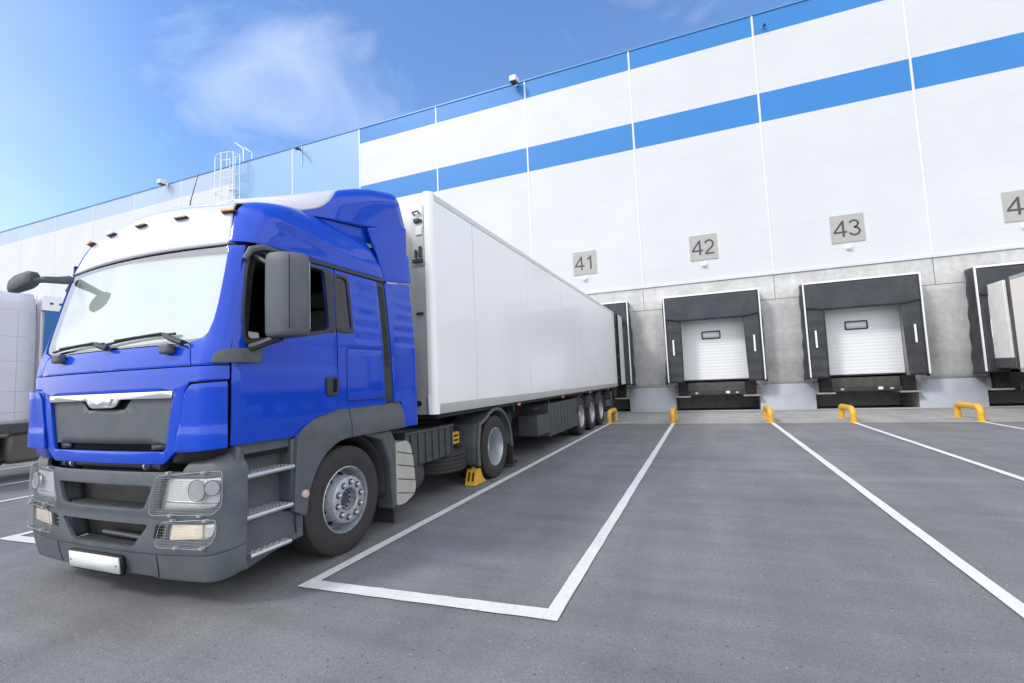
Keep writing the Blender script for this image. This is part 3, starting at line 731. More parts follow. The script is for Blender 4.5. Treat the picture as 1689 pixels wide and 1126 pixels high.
QWIN = rnd([(1.240,2.085),(1.432,2.090),(1.392,2.590),(1.240,2.595)], .04)
# inner shell: dark, carries the roof lining, floor and back wall
m = MB()
m.box(-1.16,1.16,2.04,2.07,1.05,3.10); m.box(-1.16,1.16,.30,2.03,1.03,1.06); m.box(-1.02,1.02,.62,2.0,2.80,2.83); m.box(-1.12,-1.09,.30,2.03,1.07,2.79); m.box(-1.05,1.05,1.75,1.78,1.07,2.79)
m.build('cab_interior', INTER, T)
m = MB(); m.grid(lambda a, b: (-1.0+2*a, .07+.50*b, 1.90+.05*math.sin(b*3)-.02*b), 12, 6); m.build('dashboard', LININ, T, solid=.03)
m = MB(); m.grid(lambda a, b: (-1.05+2.1*a, .26+.9*b, 2.70+.06*b), 6, 3); m.build('roof_lining', SKIN_W, T, solid=.02)
m = MB(); m.box(-1.04,1.04,1.72,1.745,1.10,2.76); m.build('bunk_curtain', INTER, T)
for s in (-1, 1):
    patch('door_lining', [(.16,1.17),(.80,1.17),(.95,1.30),(2.04,1.34),(2.03,2.70),(.40,2.70),(.33,2.6),(.22,2.15),(.17,1.8)], [rnd([(.40,2.61),(1.105,2.612),(1.13,2.08),(.30,1.93),(.32,2.15),(.36,2.45)],.05), rnd([(1.245,2.09),(1.428,2.095),(1.388,2.585),(1.245,2.59)],.04)] if s > 0 else [], sidef(s), INTER, T, .2, .2, .02, -.028)
patch('cowl_seal', mirror([(.0,1.0),(1.68,1.05),(1.68,1.75),(1.10,1.80),(0,1.93)][::-1]), [], cabf, BLACK, T, .25, .15, .015, -.07)
patch('roof_seal', mirror([(1.60,2.60),(1.60,2.90),(0,2.90),(0,2.655)][::-1]), [], cabf, BLACK, T, .2, .1, .01, -.03)
for s in (-1, 1):
    patch('pillar_lining', [(s*1.15,2.0),(s*1.72,1.75),(s*1.66,2.68),(s*1.15,2.68)], [], cabf, BLACK, T, .1, .15, .01, -.034)
# painted panels
patch('hood', mirror([(.0,1.736),(.935,1.736),(.905,1.872),(.86,1.892),(.55,1.90),(0,1.903)][::-1]), [], cabf, BLUE, T, .10, .05, .02, 0, .006)
GR = rnd([(-.785,1.565),(.785,1.565),(.70,1.118),(-.70,1.118)], .03)
patch('front_panel', mirror([(0,1.028),(.67,1.028),(.70,1.04),(.80,1.118),(.885,1.560),(.93,1.618),(1.71,1.628),(1.71,1.728),(0,1.728)][::-1]), [GR], cabf, BLUE, T, .08, .05, .025, .002, .008)
patch('grille', [(-.80,1.57),(.80,1.57),(.71,1.172),(-.71,1.172)], [rnd([(-.315,1.516),(.315,1.516),(.235,1.432),(-.235,1.432)],.02)], cabf, GREYP, T, .1, .06, .01, -.022)
patch('grille_recess', [(-.82,1.58),(.82,1.58),(.73,1.10),(-.73,1.10)], [], cabf, INTER, T, .2, .2, .01, -.055)
for s in (-1, 1): patch('grille_slot_end', [(s*.52,1.168),(s*.66,1.168),(s*.645,1.128),(s*.52,1.128)], [], cabf, GREYBX, T, .2, .2, .02, -.03)
cb = [(-.775,1.560),(.775,1.560),(.765,1.508),(.215,1.512),(.165,1.462),(.125,1.450),(-.125,1.450),(-.165,1.462),(-.215,1.512),(-.765,1.508)]
chrome = patch('grille_bar', rnd(cb, .012), [], cabf, CHROME, T, .12, .06, .02, .006, .007)
patch('badge_plate', rnd([(-.135,1.528),(.135,1.528),(.105,1.468),(-.105,1.468)],.015), [], cabf, CHROME, chrome, .1, .1, .01, .015, .004)
for s in (-1, 1):
    def cpf(u, z, o, s=s):
        t = max(0, abs(u)-.80)/.86
        k = .012+.022*t+(.045*t*t if s < 0 else 0)
        k += .008*max(0, min(1, (1.285-z)/.03)) if z < 1.285 else 0
        return shell(CAB, u, z, o+k)
    cp = patch('corner_deflector', rnd([(s*.815,1.118),(s*.90,1.545),(s*.955,1.600),(s*1.665,1.612),(s*1.665,1.142)], .03), [], cpf, BLUE, T, .10, .04, .018, 0, .008, 50)
    m = MB()
    for zz in (1.17,1.27,1.38,1.49,1.58):
        a = [cpf(s*(1.35+.31*i/4), zz, -.02) for i in range(5)]; b = [cabf(s*(1.35+.31*i/4), zz, -.02) for i in range(5)]
        for i in range(4): m.face([a[i], a[i+1], b[i+1], b[i]])
    m.build('deflector_rib', BLACK, cp, solid=.008)
    patch('corner_backing', [(s*.76,1.04),(s*1.69,1.10),(s*1.69,1.63),(s*.88,1.63)], [], cabf, BLACK if s > 0 else BLUE, T, .12, .1, .012, -.012 if s > 0 else -.004)
    # A pillar, windscreen side
    patch('windscreen_pillar', [(s*.945,1.736),(s*1.708,1.736),(s*1.70,1.85),(s*1.60,2.15),(s*1.56,2.49),(s*1.56,2.672),(s*1.19,2.672),(s*1.225,2.60),(s*1.228,2.45),(s*1.207,2.2),(s*1.175,2.07),(s*1.115,1.985),(s*1.03,1.945),(s*.945,1.925),(s*.872,1.902),(s*.915,1.872)], [], cabf, BLUE, T, .06, .08, .02, 0, .006)
    # door
    dp = [(.157,1.148),(.73,1.143),(.80,1.20),(.94,1.278),(1.10,1.312),(1.214,1.330),(1.214,2.658),(.345,2.658),(.312,2.60),(.268,2.45),(.202,2.15),(.160,1.86),(.155,1.74)]
    def doorf(y, z, o, s=s):
        k = 0
        # sculpted crease rising from the mirror foot along the door
        k += .010*max(0, min(1, (1.70-z)/.02)) if z < 1.70 else 0
        k -= .012*max(0, min(1, (1.245-z)/.03)) if z < 1.245 else 0
        return sidef(s)(y, z, o+k*min(1, max(0, (y-.16)/.10)))
    d = patch('door', dp, [DOORW_], doorf, BLUE, T, .07, .045, .025, 0, .006)
    ring = rnd([(.325,2.648),(1.200,2.640),(1.200,2.045),(1.13,2.042),(.235,1.880),(.242,2.15),(.285,2.45)], .05)
    patch('window_frame', ring, [DOORW_], sidef(s), DARKP, d, .12, .1, .02, .005, .004)
    if s < 0: patch('window_glass', DOORW_, [], sidef(s), SGLASS, d, .3, .3, 0, -.018)
    m = MB(); m.tube([sidef(s)(.30,2.55,.03), sidef(s)(.345,2.635,.035), sidef(s)(.42,2.668,.035), sidef(s)(.62,2.668,.03)], [.02,.028,.026,.008], 8); m.build('rain_deflector', GREYP, d)
    hp = rnd([(1.06,1.632),(1.212,1.632),(1.208,1.462),(1.06,1.468)], .025)
    hd = patch('handle', hp, [rnd([(1.135,1.612),(1.19,1.612),(1.188,1.49),(1.135,1.49)],.015)], sidef(s), DARKP, d, .1, .1, .02, .026, .008)
    patch('handle_recess', [(1.12,1.62),(1.2,1.62),(1.2,1.48),(1.12,1.48)], [], sidef(s), INTER, hd, .2, .2, .004, .012)
    # sleeper side
    rp = [(1.230,1.336),(1.948,1.342),(1.862,2.655),(1.230,2.656)]
    def louf(y, z, o, s=s, y0=1.47):
        k = 0
        if 1.97 < z < 2.60:
            t = ((z-1.97)/.126)%1.0; k = -.008*min(1, max(0, (y-y0)/.06))*min(1, max(0, (1.90-y)/.10) if y0 < 2 else 1)*(1 if t > .35 else t/.35)*(1-t)*1.4
        return sidef(s)(y, z, o+k)
    r_ = patch('sleeper_side', rp, [QWIN], louf, BLUE, T, .06, .018, .025, 0, .006)
    qf = rnd([(1.215,2.050),(1.462,2.055),(1.418,2.622),(1.215,2.628)], .05)
    patch('quarter_frame', qf, [QWIN], sidef(s), DARKP, r_, .2, .15, .02, .005, .004)
    patch('quarter_window', QWIN, [], sidef(s), QGLASS, r_, .3, .3, 0, -.010)
    hl_ = rnd([(1.345,1.915),(1.900,1.918),(1.940,1.395),(1.345,1.398)], .03); hi_ = rnd([(1.353,1.907),(1.892,1.910),(1.931,1.403),(1.353,1.406)], .03)
    patch('hatch_groove', hl_, [hi_], sidef(s), BLACK, r_, .3, .3, .002, .0025)
    patch('hatch', hi_, [], sidef(s), BLUE, r_, .15, .12, .004, .004, .002)
    # black trim, intake strip
    patch('roof_trim', [(.36,2.664),(1.985,2.664),(1.98,2.700),(.40,2.700)], [], sidef(s), DARKP, T, .12, .1, .015, .010, .005)
    sp = patch('intake_strip', [(1.870,2.658),(1.990,2.658),(2.080,1.350),(1.955,1.350)], [], sidef(s), DARKP, T, .1, .1, .02, -.004, .003)
    m = MB()
    for i in range(34):
        z = 2.60-.026*i
        for j in range(3):
            y = 1.895+.028*j+(2.658-z)*.066; pt = sidef(s)(y, z, -.0025)
            m.face([(pt[0], pt[1]-.010, z-.008), (pt[0], pt[1]+.010, z-.008), (pt[0], pt[1]+.010, z+.008), (pt[0], pt[1]-.010, z+.008)])
    m.build('intake_mesh', INTER, sp)
    # roof shoulder
    top = 3.22
    ro = [(s*1.225,2.705),(s*1.8,2.705)]+[(s*uy(CAB, y, 2.705), 2.705) for y in (.6,1.0,1.5,1.975)]+[(s*uy(CAB, 1.93, 2.85), 2.85),(s*uy(CAB, 1.86, 2.98), 2.98),(s*uy(CAB, 1.80, 3.10), 3.10),(s*uy(CAB, 1.66, top), top),(s*uy(CAB, 1.2, top), top),(s*1.95,top),(s*1.60,3.17),(s*1.38,3.11),(s*1.26,2.95)]
    def rsf(u, z, o, s=s):
        k = 0; y = shell(CAB, u, z)[1]
        c = 2.98-.13*max(0, y-.5)           # long sculpted crease running back and down
        if abs(u) > 1.6: k = .022*math.exp(-((z-c)/.05)**2)*min(1, (abs(u)-1.6)/.4)*min(1, max(0, 1.75-y))
        return shell(CAB, u, z, o+k+.006)
    patch('roof_side', ro, [], rsf, BLUE, T, .07, .03, .02, 0, .008, 50)
    # cab side fairing
    fp = [(2.002,2.660),(2.495,2.722),(2.556,1.062),(2.275,1.062),(2.262,1.25),(2.225,1.348),(2.092,1.352)]
    patch('side_fairing', fp, [], lambda y, z, o, s=s: louf(y, z, o, s, 2.12), BLUE, T, .06, .018, .03, 0, .006)
    up = [(2.000,2.678),(2.495,2.740),(2.462,3.06),(2.415,3.06),(2.415,3.385),(2.36,3.398),(1.755,3.215),(1.80,3.12),(1.90,2.95)]
    def upf(y, z, o, s=s): return (s*(1.165+.035*min(1, max(0, (y-1.75)/.6))+o), y, z)
    patch('upper_fairing', up, [], upf, BLUE, T, .1, .08, .03, 0, .006)
# white roof
m = MB()
m.grid(lambda a, b: cabf(-1.215+2.43*a, 2.69+.44*b), 40, 14) if False else m.grid(lambda a, b: cabf(-1.215+2.43*a, 2.69+.445*b, 0), 40, 14)
def roof2(a, b):
    z = 3.14+.19*b; um = uy(CAB, 1.74 if b < .2 else 1.98, z); return cabf(-um+2*um*a, z, 0)
m.grid(roof2, 60, 10)
m.grid(lambda a, b: (lambda p: (p[0], max(p[1], p[1]+(1.98-p[1])*b), 3.33))(cabf(-2.3+4.6*a, 3.33, 0)), 24, 4)
m.build('roof', WHITEP, T, sharp=60, solid=.02)
for u in (-1.17, -.55, 0, .55, 1.17):
    p = Vector(cabf(u, 2.985, .0)); q = Vector(cabf(u, 2.985, .05)); n_ = (q-p).normalized(); ang = math.atan2(n_.x, -n_.y)
    mk = MB(); mk.prism([(-.060,-.030),(.060,-.030),(.066,-.01),(.066,.03),(-.066,.03),(-.066,-.01)], 'z', -.012, .008)
    o = mk.build('marker_light', DARKP, T, .008); o.location = p; o.rotation_euler = (R_(-12), 0, ang)
    ml = MB().box(-.058,.058,-.046,-.029,-.009,.016).build('marker_lens', PALEAM if abs(u) < 1 else AMBER, o, .004)
m = MB(); m.tube([(.06,.60,3.24),(.062,.61,3.33),(.09,.66,3.60)], [.007,.005,.003], 6); m.build('antenna', DARKP, T)
# roof spoiler
SPK = pchip([(.62,.62,3.245,3.20),(.9,.90,3.335,3.17),(1.30,1.08,3.50,3.19),(1.85,1.165,3.715,3.255),(2.22,1.20,3.80,3.36)])
def spo(t, y):
    w_, zt, zb = SPK(y); rc = min(.16, (zt-zb)*.6); s = 1 if t >= 0 else -1; a = abs(t)     # a: 0 centre .. .55 shoulder start .. .75 shoulder end .. 1 bottom
    if a < .55: x = (w_-rc)*a/.55; z = zt+.05*(1-(a/.55)**2)*min(1, (y-.6)/.5)
    elif a < .75: q = (a-.55)/.20*math.pi/2; x = w_-rc+rc*math.sin(q); z = zt-rc+rc*math.cos(q)
    else: q = (a-.75)/.25; x = w_; z = zt-rc+(zb-zt+rc)*q
    sl = min(1, max(0, (y-1.2)/1.0)); yy = y+sl*.17*max(0, (zt-z))/.40
    return (s*x, yy, z)
def spb(y): return .98 if y < .9 else (.98-.23*(y-.9)/.35 if y < 1.25 else max(.60, .75-.15*(y-1.25)/.20))
st_ = MB().grid(lambda a, b: spo((-1+2*a)*spb(.62+1.6*b), .62+1.6*b), 36, 24).build('roof_spoiler', WHITEP, T, sharp=60, solid=.02)
for s in (-1, 1): MB().grid(lambda a, b, s=s: spo(s*(spb(.62+1.6*b)+(1-spb(.62+1.6*b))*a), .62+1.6*b), 12, 24).build('spoiler_side', BLUE, st_, sharp=60, solid=.02)
for s in (-1, 1):
    def skf(a, b, s=s):
        y = .85+1.33*a; p = spo(s*1.0, y); return (p[0]-s*(.025+.02*b), p[1], p[2]+.02-(p[2]+.02-3.08)*b)
    MB().grid(skf, 24, 4).build('spoiler_skirt', BLUE, st_, sharp=60, solid=.01)
# windscreen
WS = mirror([(0,1.912),(.5,1.910),(.85,1.905),(.95,1.932),(1.03,1.952),(1.11,1.992),(1.17,2.075),(1.20,2.2),(1.222,2.45),(1.218,2.60),(1.19,2.668),(0,2.668)][::-1])
ws = patch('windscreen', WS, [], cabf, WGLASS, T, .06, .06, 0, -.010, 0, 60)
patch('glare_sheet', mirror([(0,1.93),(.93,1.945),(1.10,2.06),(1.16,2.42),(1.14,2.655),(0,2.655)][::-1]), [], cabf, GLARE, T, .1, .1, 0, -.045)  # added sheet behind the glass, its paleness imitates sky glare
m = MB()
def wpt(u, z, o=.02): return cabf(u, z, o)
wm = MB()
for (ua, za), (ub, zb), (uc, zc), (ud, zd) in (((-.80,1.938),(-.05,1.962),(-.10,1.965),(.05,1.915)), ((-.02,1.950),(.74,1.985),(.66,1.985),(.86,1.905))):
    wm.tube([wpt(ua+(ub-ua)*i/8, za+(zb-za)*i/8+.012*math.sin(i/8*3.14), .018) for i in range(9)], .011, 6)
    wm.tube([wpt(ua+(ub-ua)*i/6, za+(zb-za)*i/6+.018, .03) for i in range(1,6)], .008, 6)
    wm.tube([wpt(uc,zc,.045), wpt((uc+ud)/2,(zc+zd)/2,.06), wpt(ud,zd,.035)], [.014,.022,.024], 8)
wm.build('wiper', DARKP, T)
for u in (-.62, .72):
    p = cabf(u, 1.872, .03); b = MB().box(-.055,.055,-.035,.03,-.04,.035); o = b.build('washer_cap', GREYP, T, .018); o.location = p
# mirrors
for s in (1,):
    mf = rnd([(s*1.235,1.755),(s*1.235,1.755)], .01) if False else None
    foot = patch('mirror_foot', rnd([(.06,1.748),(.358,1.750),(.375,1.775),(.375,1.852),(.15,1.856),(.085,1.83)], .02), [], sidef(s), GREYP, T, .05, .05, .02, .035, .012)
    MB().tube([sidef(s)(.28,1.86,.02), (s*1.30,.32,1.885), (s*1.46,.36,1.935)], [.035,.03,.035], 8).build('mirror_arm', DARKP, T); MB().tube([sidef(s)(.36,2.60,.0), (s*1.30,.38,2.52), (s*1.42,.38,2.50)], [.02,.02,.02], 8).build('mirror_arm', DARKP, T)
    hm = MB(); ring = rnd([(1.375,.40),(1.385,.27),(1.47,.235),(1.60,.25),(1.675,.31),(1.70,.40),(1.66,.44),(1.40,.44)], .05)
    levels = [(1.925,.82),(1.935,.93),(1.96,1.0),(2.20,1.015),(2.48,1.0),(2.535,.96),(2.550,.86)]
    rings = []
    for z, k in levels: rings.append([hm.bm.verts.new((s*(1.53+(x-1.53)*k), .34+(y-.34)*k, z-(x-1.53)*.05*(1 if z > 2.3 else 0))) for x, y in ring])
    for A, B in zip(rings, rings[1:]):
        for i in range(len(A)): hm.bm.faces.new((A[i], A[(i+1)%len(A)], B[(i+1)%len(A)], B[i]))
    hm.bm.faces.new(rings[0]); hm.bm.faces.new(rings[-1][::-1])
    hb = hm.build('mirror_housing', GREYP, T, sharp=45)
    MB().box(min(s*1.40,s*1.66), max(s*1.40,s*1.66), .441, .446, 1.98, 2.50).build('mirror_glass', MIRRORG, hb)
    MB().tube([(s*(1.53+.125*1.012), .252, 1.97), (s*(1.53+.125*1.012), .252, 2.515)], .005, 4).build('housing_seam', BLACK, hb)
fm = MB()
def leaf(m, c, w_, h_, dpt, tilt):
    pr = [(-.5,-.35),(-.42,-.5),(.05,-.46),(.35,-.25),(.5,.35),(.42,.5),(-.1,.46),(-.42,.15)]
    rings = []
    for yy, k in ((-.5,.80),(-.35,1.0),(.1,.98),(.4,.7),(.5,.3)):
        rings.append([m.bm.verts.new((c[0]+(x*math.cos(tilt)-z*math.sin(tilt))*w_*k, c[1]+yy*dpt, c[2]+(x*math.sin(tilt)+z*math.cos(tilt))*h_*k)) for x, z in rnd(pr, .15, 3)])
    for A, B in zip(rings, rings[1:]):
        for i in range(len(A)): m.bm.faces.new((A[i], A[(i+1)%len(A)], B[(i+1)%len(A)], B[i]))
    m.bm.faces.new(rings[0]); m.bm.faces.new(rings[-1][::-1])
leaf(fm, (-1.01,-.09,2.553), .40, .150, .12, .10); fm.build('kerb_mirror', GREYP, T, sharp=50)
fm = MB(); fm.tube([(-.86,-.09,2.555),(-.80,-.06,2.56),(-.86,.07,2.585),(-.985,.205,2.625)], [.026,.028,.032,.040], 10); fm.build('kerb_mirror_arm', GREYP, T)
# interior seen through the open side window
m = MB(); m.tube([(.62+.0+.22*math.cos(a*math.pi/10)*.0+.21*math.cos(a*math.pi/10), .62-.10*math.sin(a*math.pi/10), 1.98+.19*math.sin(a*math.pi/10)) for a in range(20)], .016, 8, True); m.tube([(.62,.62,1.98),(.62,.45,1.80)], .03, 8); m.build('steering_wheel', GREYBX, T)
m = MB(); m.box(.38,.92,1.15,1.65,1.30,1.72); m.box(.38,.92,1.55,1.72,1.70,2.36); m.box(.52,.78,1.56,1.68,2.38,2.56); m.build('driver_seat', SKIN_W, T, .05)
m = MB(); m.prism([(.36,1.935),(.62,1.925),(.60,2.02),(.38,2.03)], 'x', .93, .94); m.build('papers', PAPER, T)
# bumper
LO = rnd([(-.53,.592),(.53,.592),(.36,.415),(-.36,.415)], .045); UPO = rnd([(-.575,.872),(.575,.872),(.490,.698),(-.490,.698)], .045)
HLo = rnd([(.672,.925),(1.440,.948),(1.450,.835),(1.415,.765),(1.32,.733),(.612,.700)], .025)
FOo = rnd([(.715,.602),(1.330,.628),(1.335,.575),(1.27,.535),(1.12,.510),(.690,.485)], .025)
FSl = rnd([(.600,.595),(.690,.600),(.665,.500),(.575,.490)], .02)
HLl = [(-a, b) for a, b in reversed(HLo)]; FOl = [(-a, b) for a, b in reversed(FOo)]; FSl2 = [(-a, b) for a, b in reversed(FSl)]
bo = mirror([(0,.385),(.60,.385),(1.15,.405),(1.62,.430),(1.93,.452),(1.95,.70),(1.945,.985),(1.86,1.055),(1.62,1.112),(1.10,1.125),(.97,1.095),(.875,1.035),(.835,.972),(.45,.970),(0,.970)][::-1])
def bumf2(u, z, o):
    a = abs(u); k = 0
    if z > .655 and z < .975: k += .012*min(1, max(0, (z-.655)/.02))*min(1, max(0, (.60+.12*(z-.66)/.3-a)/.02))     # raised centre frame
    if z > .985: k -= .07*((z-.985)/.14)**1.5
    return shell(BUM, u, z, o+k)
patch('bumper', bo, [LO, UPO, HLo, FOo, HLl, FOl, FSl, FSl2], bumf2, GREYP, T, .06, .03, .03, 0, .010, 50)
bl = mirror([(0,.215),(.52,.212),(.60,.200),(1.0,.203),(1.2,.207),(1.38,.216),(1.55,.231),(1.72,.252),(1.90,.278),(1.93,.445),(1.62,.424),(1.15,.399),(.60,.378),(0,.378)][::-1])
patch('bumper_lip', bl, [], bumf, GREYP, T, .08, .04, .03, -.002, .010, 50)
for s in (-1, 1): patch('lip_seam', [(s*.598,.212),(s*.604,.212),(s*.604,.379),(s*.598,.379)], [], bumf, BLACK, T, .1, .05, .002, .002)
patch('bumper_recess', mirror([(0,.40),(.60,.40),(.62,.95),(0,.95)][::-1]), [], bumf, mat('radiator_dark', (0.06,0.056,0.052), .75, dirt=((.12,.11,.10), .5, 6)), T, .2, .2, .01, -.16)
for z0, z1, uu in ((.672,.698,.53),(.392,.418,.40)):
    m = MB(); m.grid(lambda a, b, uu=uu, z1=z1: shell(BUM, -uu+2*uu*a, z1-.004+.004*b, -.02-.13*b), 16, 2); m.build('bumper_step', GREYP, T, solid=.02)
    def trd(a, b, uu=uu, z1=z1):
        i, j = round(a*88), round(b*12); up = (i%4 in (1,2)) and (j%4 in (1,2))
        p = shell(BUM, -uu*.88+2*uu*.88*a, z1, -.03-.11*b); return (p[0], p[1], z1+.001+(.009 if up else 0))
    MB().grid(trd, 88, 12).build('step_tread', DARKP, T, sharp=30)
for s in (-1, 1):
    for uu, z0, z1 in ((.555,.69,.875),(.47,.41,.60)):
        m = MB(); m.grid(lambda a, b, s=s, uu=uu, z0=z0, z1=z1: shell(BUM, s*(uu+(.06 if z1 > .8 else .05)*(b*0+a)-.00), z0+(z1-z0)*a, -.02-.14*b), 6, 3); m.build('opening_cheek', GREYP, T, solid=.01)
m = MB(); m.tube([(-.62,.06,1.005),(.62,.06,1.005)], .024, 10)
for x in (-.60,-.48,.48,.60): m.tube([(x-.025,.06,1.005),(x+.025,.06,1.005)], .032, 10)
m.build('tilt_bar', DARKP, T); 
m = MB()
for x in (-.50,.44): m.tube([(x-.01,.058,1.005),(x+.01,.058,1.005)], .035, 10)
m.build('bar_clip', ALU, T)
m = MB(); m.tube([(-.12,.085,.475),(.42,.085,.460)], .02, 8); m.build('tow_bar', GREYBX, T)
pl = patch('number_plate', [(-.355,.340),(.265,.340),(.265,.222),(-.355,.222)], [], lambda u, z, o: (u*1.0, -.035+(.34-z)*.12-o, z), PLATE, T, .5, .5, .012, .0)
patch('plate_frame', [(-.368,.352),(.285,.352),(.285,.206),(-.368,.206)], [], lambda u, z, o: (u*1.0, -.022+(.34-z)*.12-o, z), BLACK, pl, .5, .5, .02, 0)
for x in (-.33,.24): MB().lathe([(0,0),(.007,0),(.005,.004),(0,.005)], (x,-.0355+.06*.12,.28), 'y', 8, -1).build('plate_screw', GREYBX, pl)
# lamps
for s in (-1, 1):
    sg = lambda poly, s=s: [(s*u, z) for u, z in poly]
    hl = patch('headlight', sg([(.655,.94),(1.46,.962),(1.47,.80),(1.36,.715),(.595,.685)]), [], bumf, LENSW, T, .1, .06, .006, -.024)
    for uc, zc, r0 in ((.985,.850,.070),(1.300,.868,.050)):
        p = Vector(shell(BUM, s*uc, zc, -.026)); q = Vector(shell(BUM, s*uc, zc, 0)); n_ = (q-p).normalized()
        k = MB(); k.lathe([(r0*1.05,.035),(r0,.036),(r0*.9,.012),(r0*.55,.0),(0,-.004)], (0,0,0), 'y', 28, -1); k.lathe([(r0*.30,.002),(r0*.28,.03),(0,.036)], (0,0,0), 'y', 14, -1)
        rg = MB().tube([(r0*1.06*math.cos(q*math.pi/14), -.034, r0*1.06*math.sin(q*math.pi/14)) for q in range(28)], .0038, 6, True).build('reflector_rim', GREYBX, hl); rg.location = p+n_*.006; rg.rotation_euler = (0, 0, math.atan2(n_.x, -n_.y))
        o = k.build('reflector', CHROME, hl); o.location = p+n_*.006; o.rotation_euler = (0, 0, math.atan2(n_.x, -n_.y))
    k = MB(); k.grid(lambda a, b, s=s: shell(BUM, s*(.66+.74*a), .752+.012*b, -.022), 12, 1); k.build('lamp_divider', ALU, hl, solid=.03)
    patch('headlight_lens', sg(HLo), [], bumf, LGLASS, hl, .08, .06, 0, .004)
    fl = patch('fog_light', sg([(.705,.610),(1.35,.640),(1.35,.56),(1.25,.515),(.68,.475)]), [], bumf, LENSW, T, .1, .06, .006, -.020)
    patch('indicator_lens', sg([(.745,.604),(1.055,.616),(1.045,.515),(.725,.492)]), [], bumf, PALEAM, fl, .08, .06, .008, -.008, .003)
    patch('fog_lens', sg(FOo), [], bumf, LGLASS, fl, .08, .06, 0, .003)
    patch('vent_hole', sg([(.58,.61),(.71,.61),(.69,.48),(.56,.48)]), [], bumf, INTER, T, .2, .2, .01, -.07)
    m = MB()
    for zz in (.52,.55,.58): m.grid(lambda a, b, s=s, zz=zz: shell(BUM, s*(.575+.115*a), zz+.006*b, -.012), 3, 1)
    if s < 0: m.build('vent_louvre', GREYP, T, solid=.02)
    # wire guards
    def guard(poly, ua, ub, za, zb, nu, nz, name, parent, s=s):
        def inside(u, z):
            c = False
            for i in range(len(poly)):
                (x1, y1), (x2, y2) = poly[i-1], poly[i]
                if (y1 > z) != (y2 > z) and u < (x2-x1)*(z-y1)/(y2-y1)+x1: c = not c
            return c
        m = MB(); r = .0006
        def strip(pts):
            if len(pts) > 1: m.tube(pts, r, 4, caps=False)
        K = 60
        for j in range(nz+1):
            z = za+(zb-za)*j/nz; run = []
            for i in range(K+1):
                u = ua+(ub-ua)*i/K
                if inside(u, z): run.append(shell(BUM, s*u, z, .030))
                else: strip(run); run = []
            strip(run)
        for i in range(nu+1):
            u = ua+(ub-ua)*i/nu; run = []
            for j in range(K//2+1):
                z = za+(zb-za)*j/(K//2)
                if inside(u, z): run.append(shell(BUM, s*u, z, .030))
                else: strip(run); run = []
            strip(run)
        m.tube([shell(BUM, s*u, z, .030) for u, z in poly], .0024, 6, True)
        for uu, zz in ((poly[0][0]+.12, max(p[1] for p in poly)-.012), (poly[0][0]+.52, max(p[1] for p in poly)-.004), (poly[0][0]+.15, min(p[1] for p in poly)+.004), (poly[0][0]+.45, min(p[1] for p in poly)+.012)):
            p = shell(BUM, s*uu, zz, .018); m.box(p[0]-.016, p[0]+.016, p[1]-.016, p[1]+.016, zz-.008, zz+.008)
        return m.build(name, WIRE, parent)
    guard(rnd([(.625,.952),(1.475,.985),(1.485,.83),(1.47,.74),(1.33,.690),(.560,.668)], .05), .56,1.49,.665,.99,42,18,'lamp_guard', hl)
    guard(rnd([(.680,.628),(1.385,.655),(1.39,.55),(1.30,.490),(1.10,.455),(.625,.448)], .05), .62,1.40,.445,.66,36,11,'lamp_guard', fl)
# steps
for s in (-1, 1):
    X = lambda a, s=s: s*a
    def sbox(m, x0, x1, *r): return m.box(min(s*x0, s*x1), max(s*x0, s*x1), *r)
    m = MB(); sbox(m, .98, 1.06, .20, .86, .30, 1.06); sbox(m, 1.0, 1.165, .20, .74, 1.062, 1.16); sbox(m, .98, 1.20, .70, .86, .62, 1.13)
    stp = m.build('step_well', GREYP, T, .012)
    m = MB(); m.prism([(.195,.60),(.245,.60),(.262,.90),(.25,1.06),(.215,1.14),(.185,1.14)], 'x', s*1.0, s*1.225); m.build('step_post', GREYP, T, .02)
    m = MB(); m.prism([(.19,.615),(.50,.640),(.86,.480),(.86,.300),(.62,.300),(.30,.255),(.19,.285)] if False else [(.185,.625),(.60,.605),(.655,.56),(.85,.545),(.85,.305),(.60,.285),(.30,.225),(.185,.265)], 'x', s*1.13, s*1.17); m.build('lower_step_panel', GREYP, T, .012)
    for zt, y0, y1, xo in ((.925,.252,.705,1.225),(.625,.252,.690,1.225),(.345,.30,.67,1.225)):
        m = MB(); m.prism([(s*1.05,zt-.035),(s*xo,zt-.035),(s*(xo+.012),zt-.018),(s*xo,zt),(s*1.05,zt)], 'y', y0, y1); stt = m.build('step', ALU, stp, .004)
        m = MB()
        for i in range(12):
            for j in range(4):
                y = y0+.03+(y1-y0-.06)*i/11; x = 1.07+.042*j+(.012 if i%2 else 0)
                m.lathe([(.011,0),(.008,.0035),(.004,.002),(0,.0015)], (s*x, y, zt), 'z', 8)
        m.build('step_studs', ALU, stt)
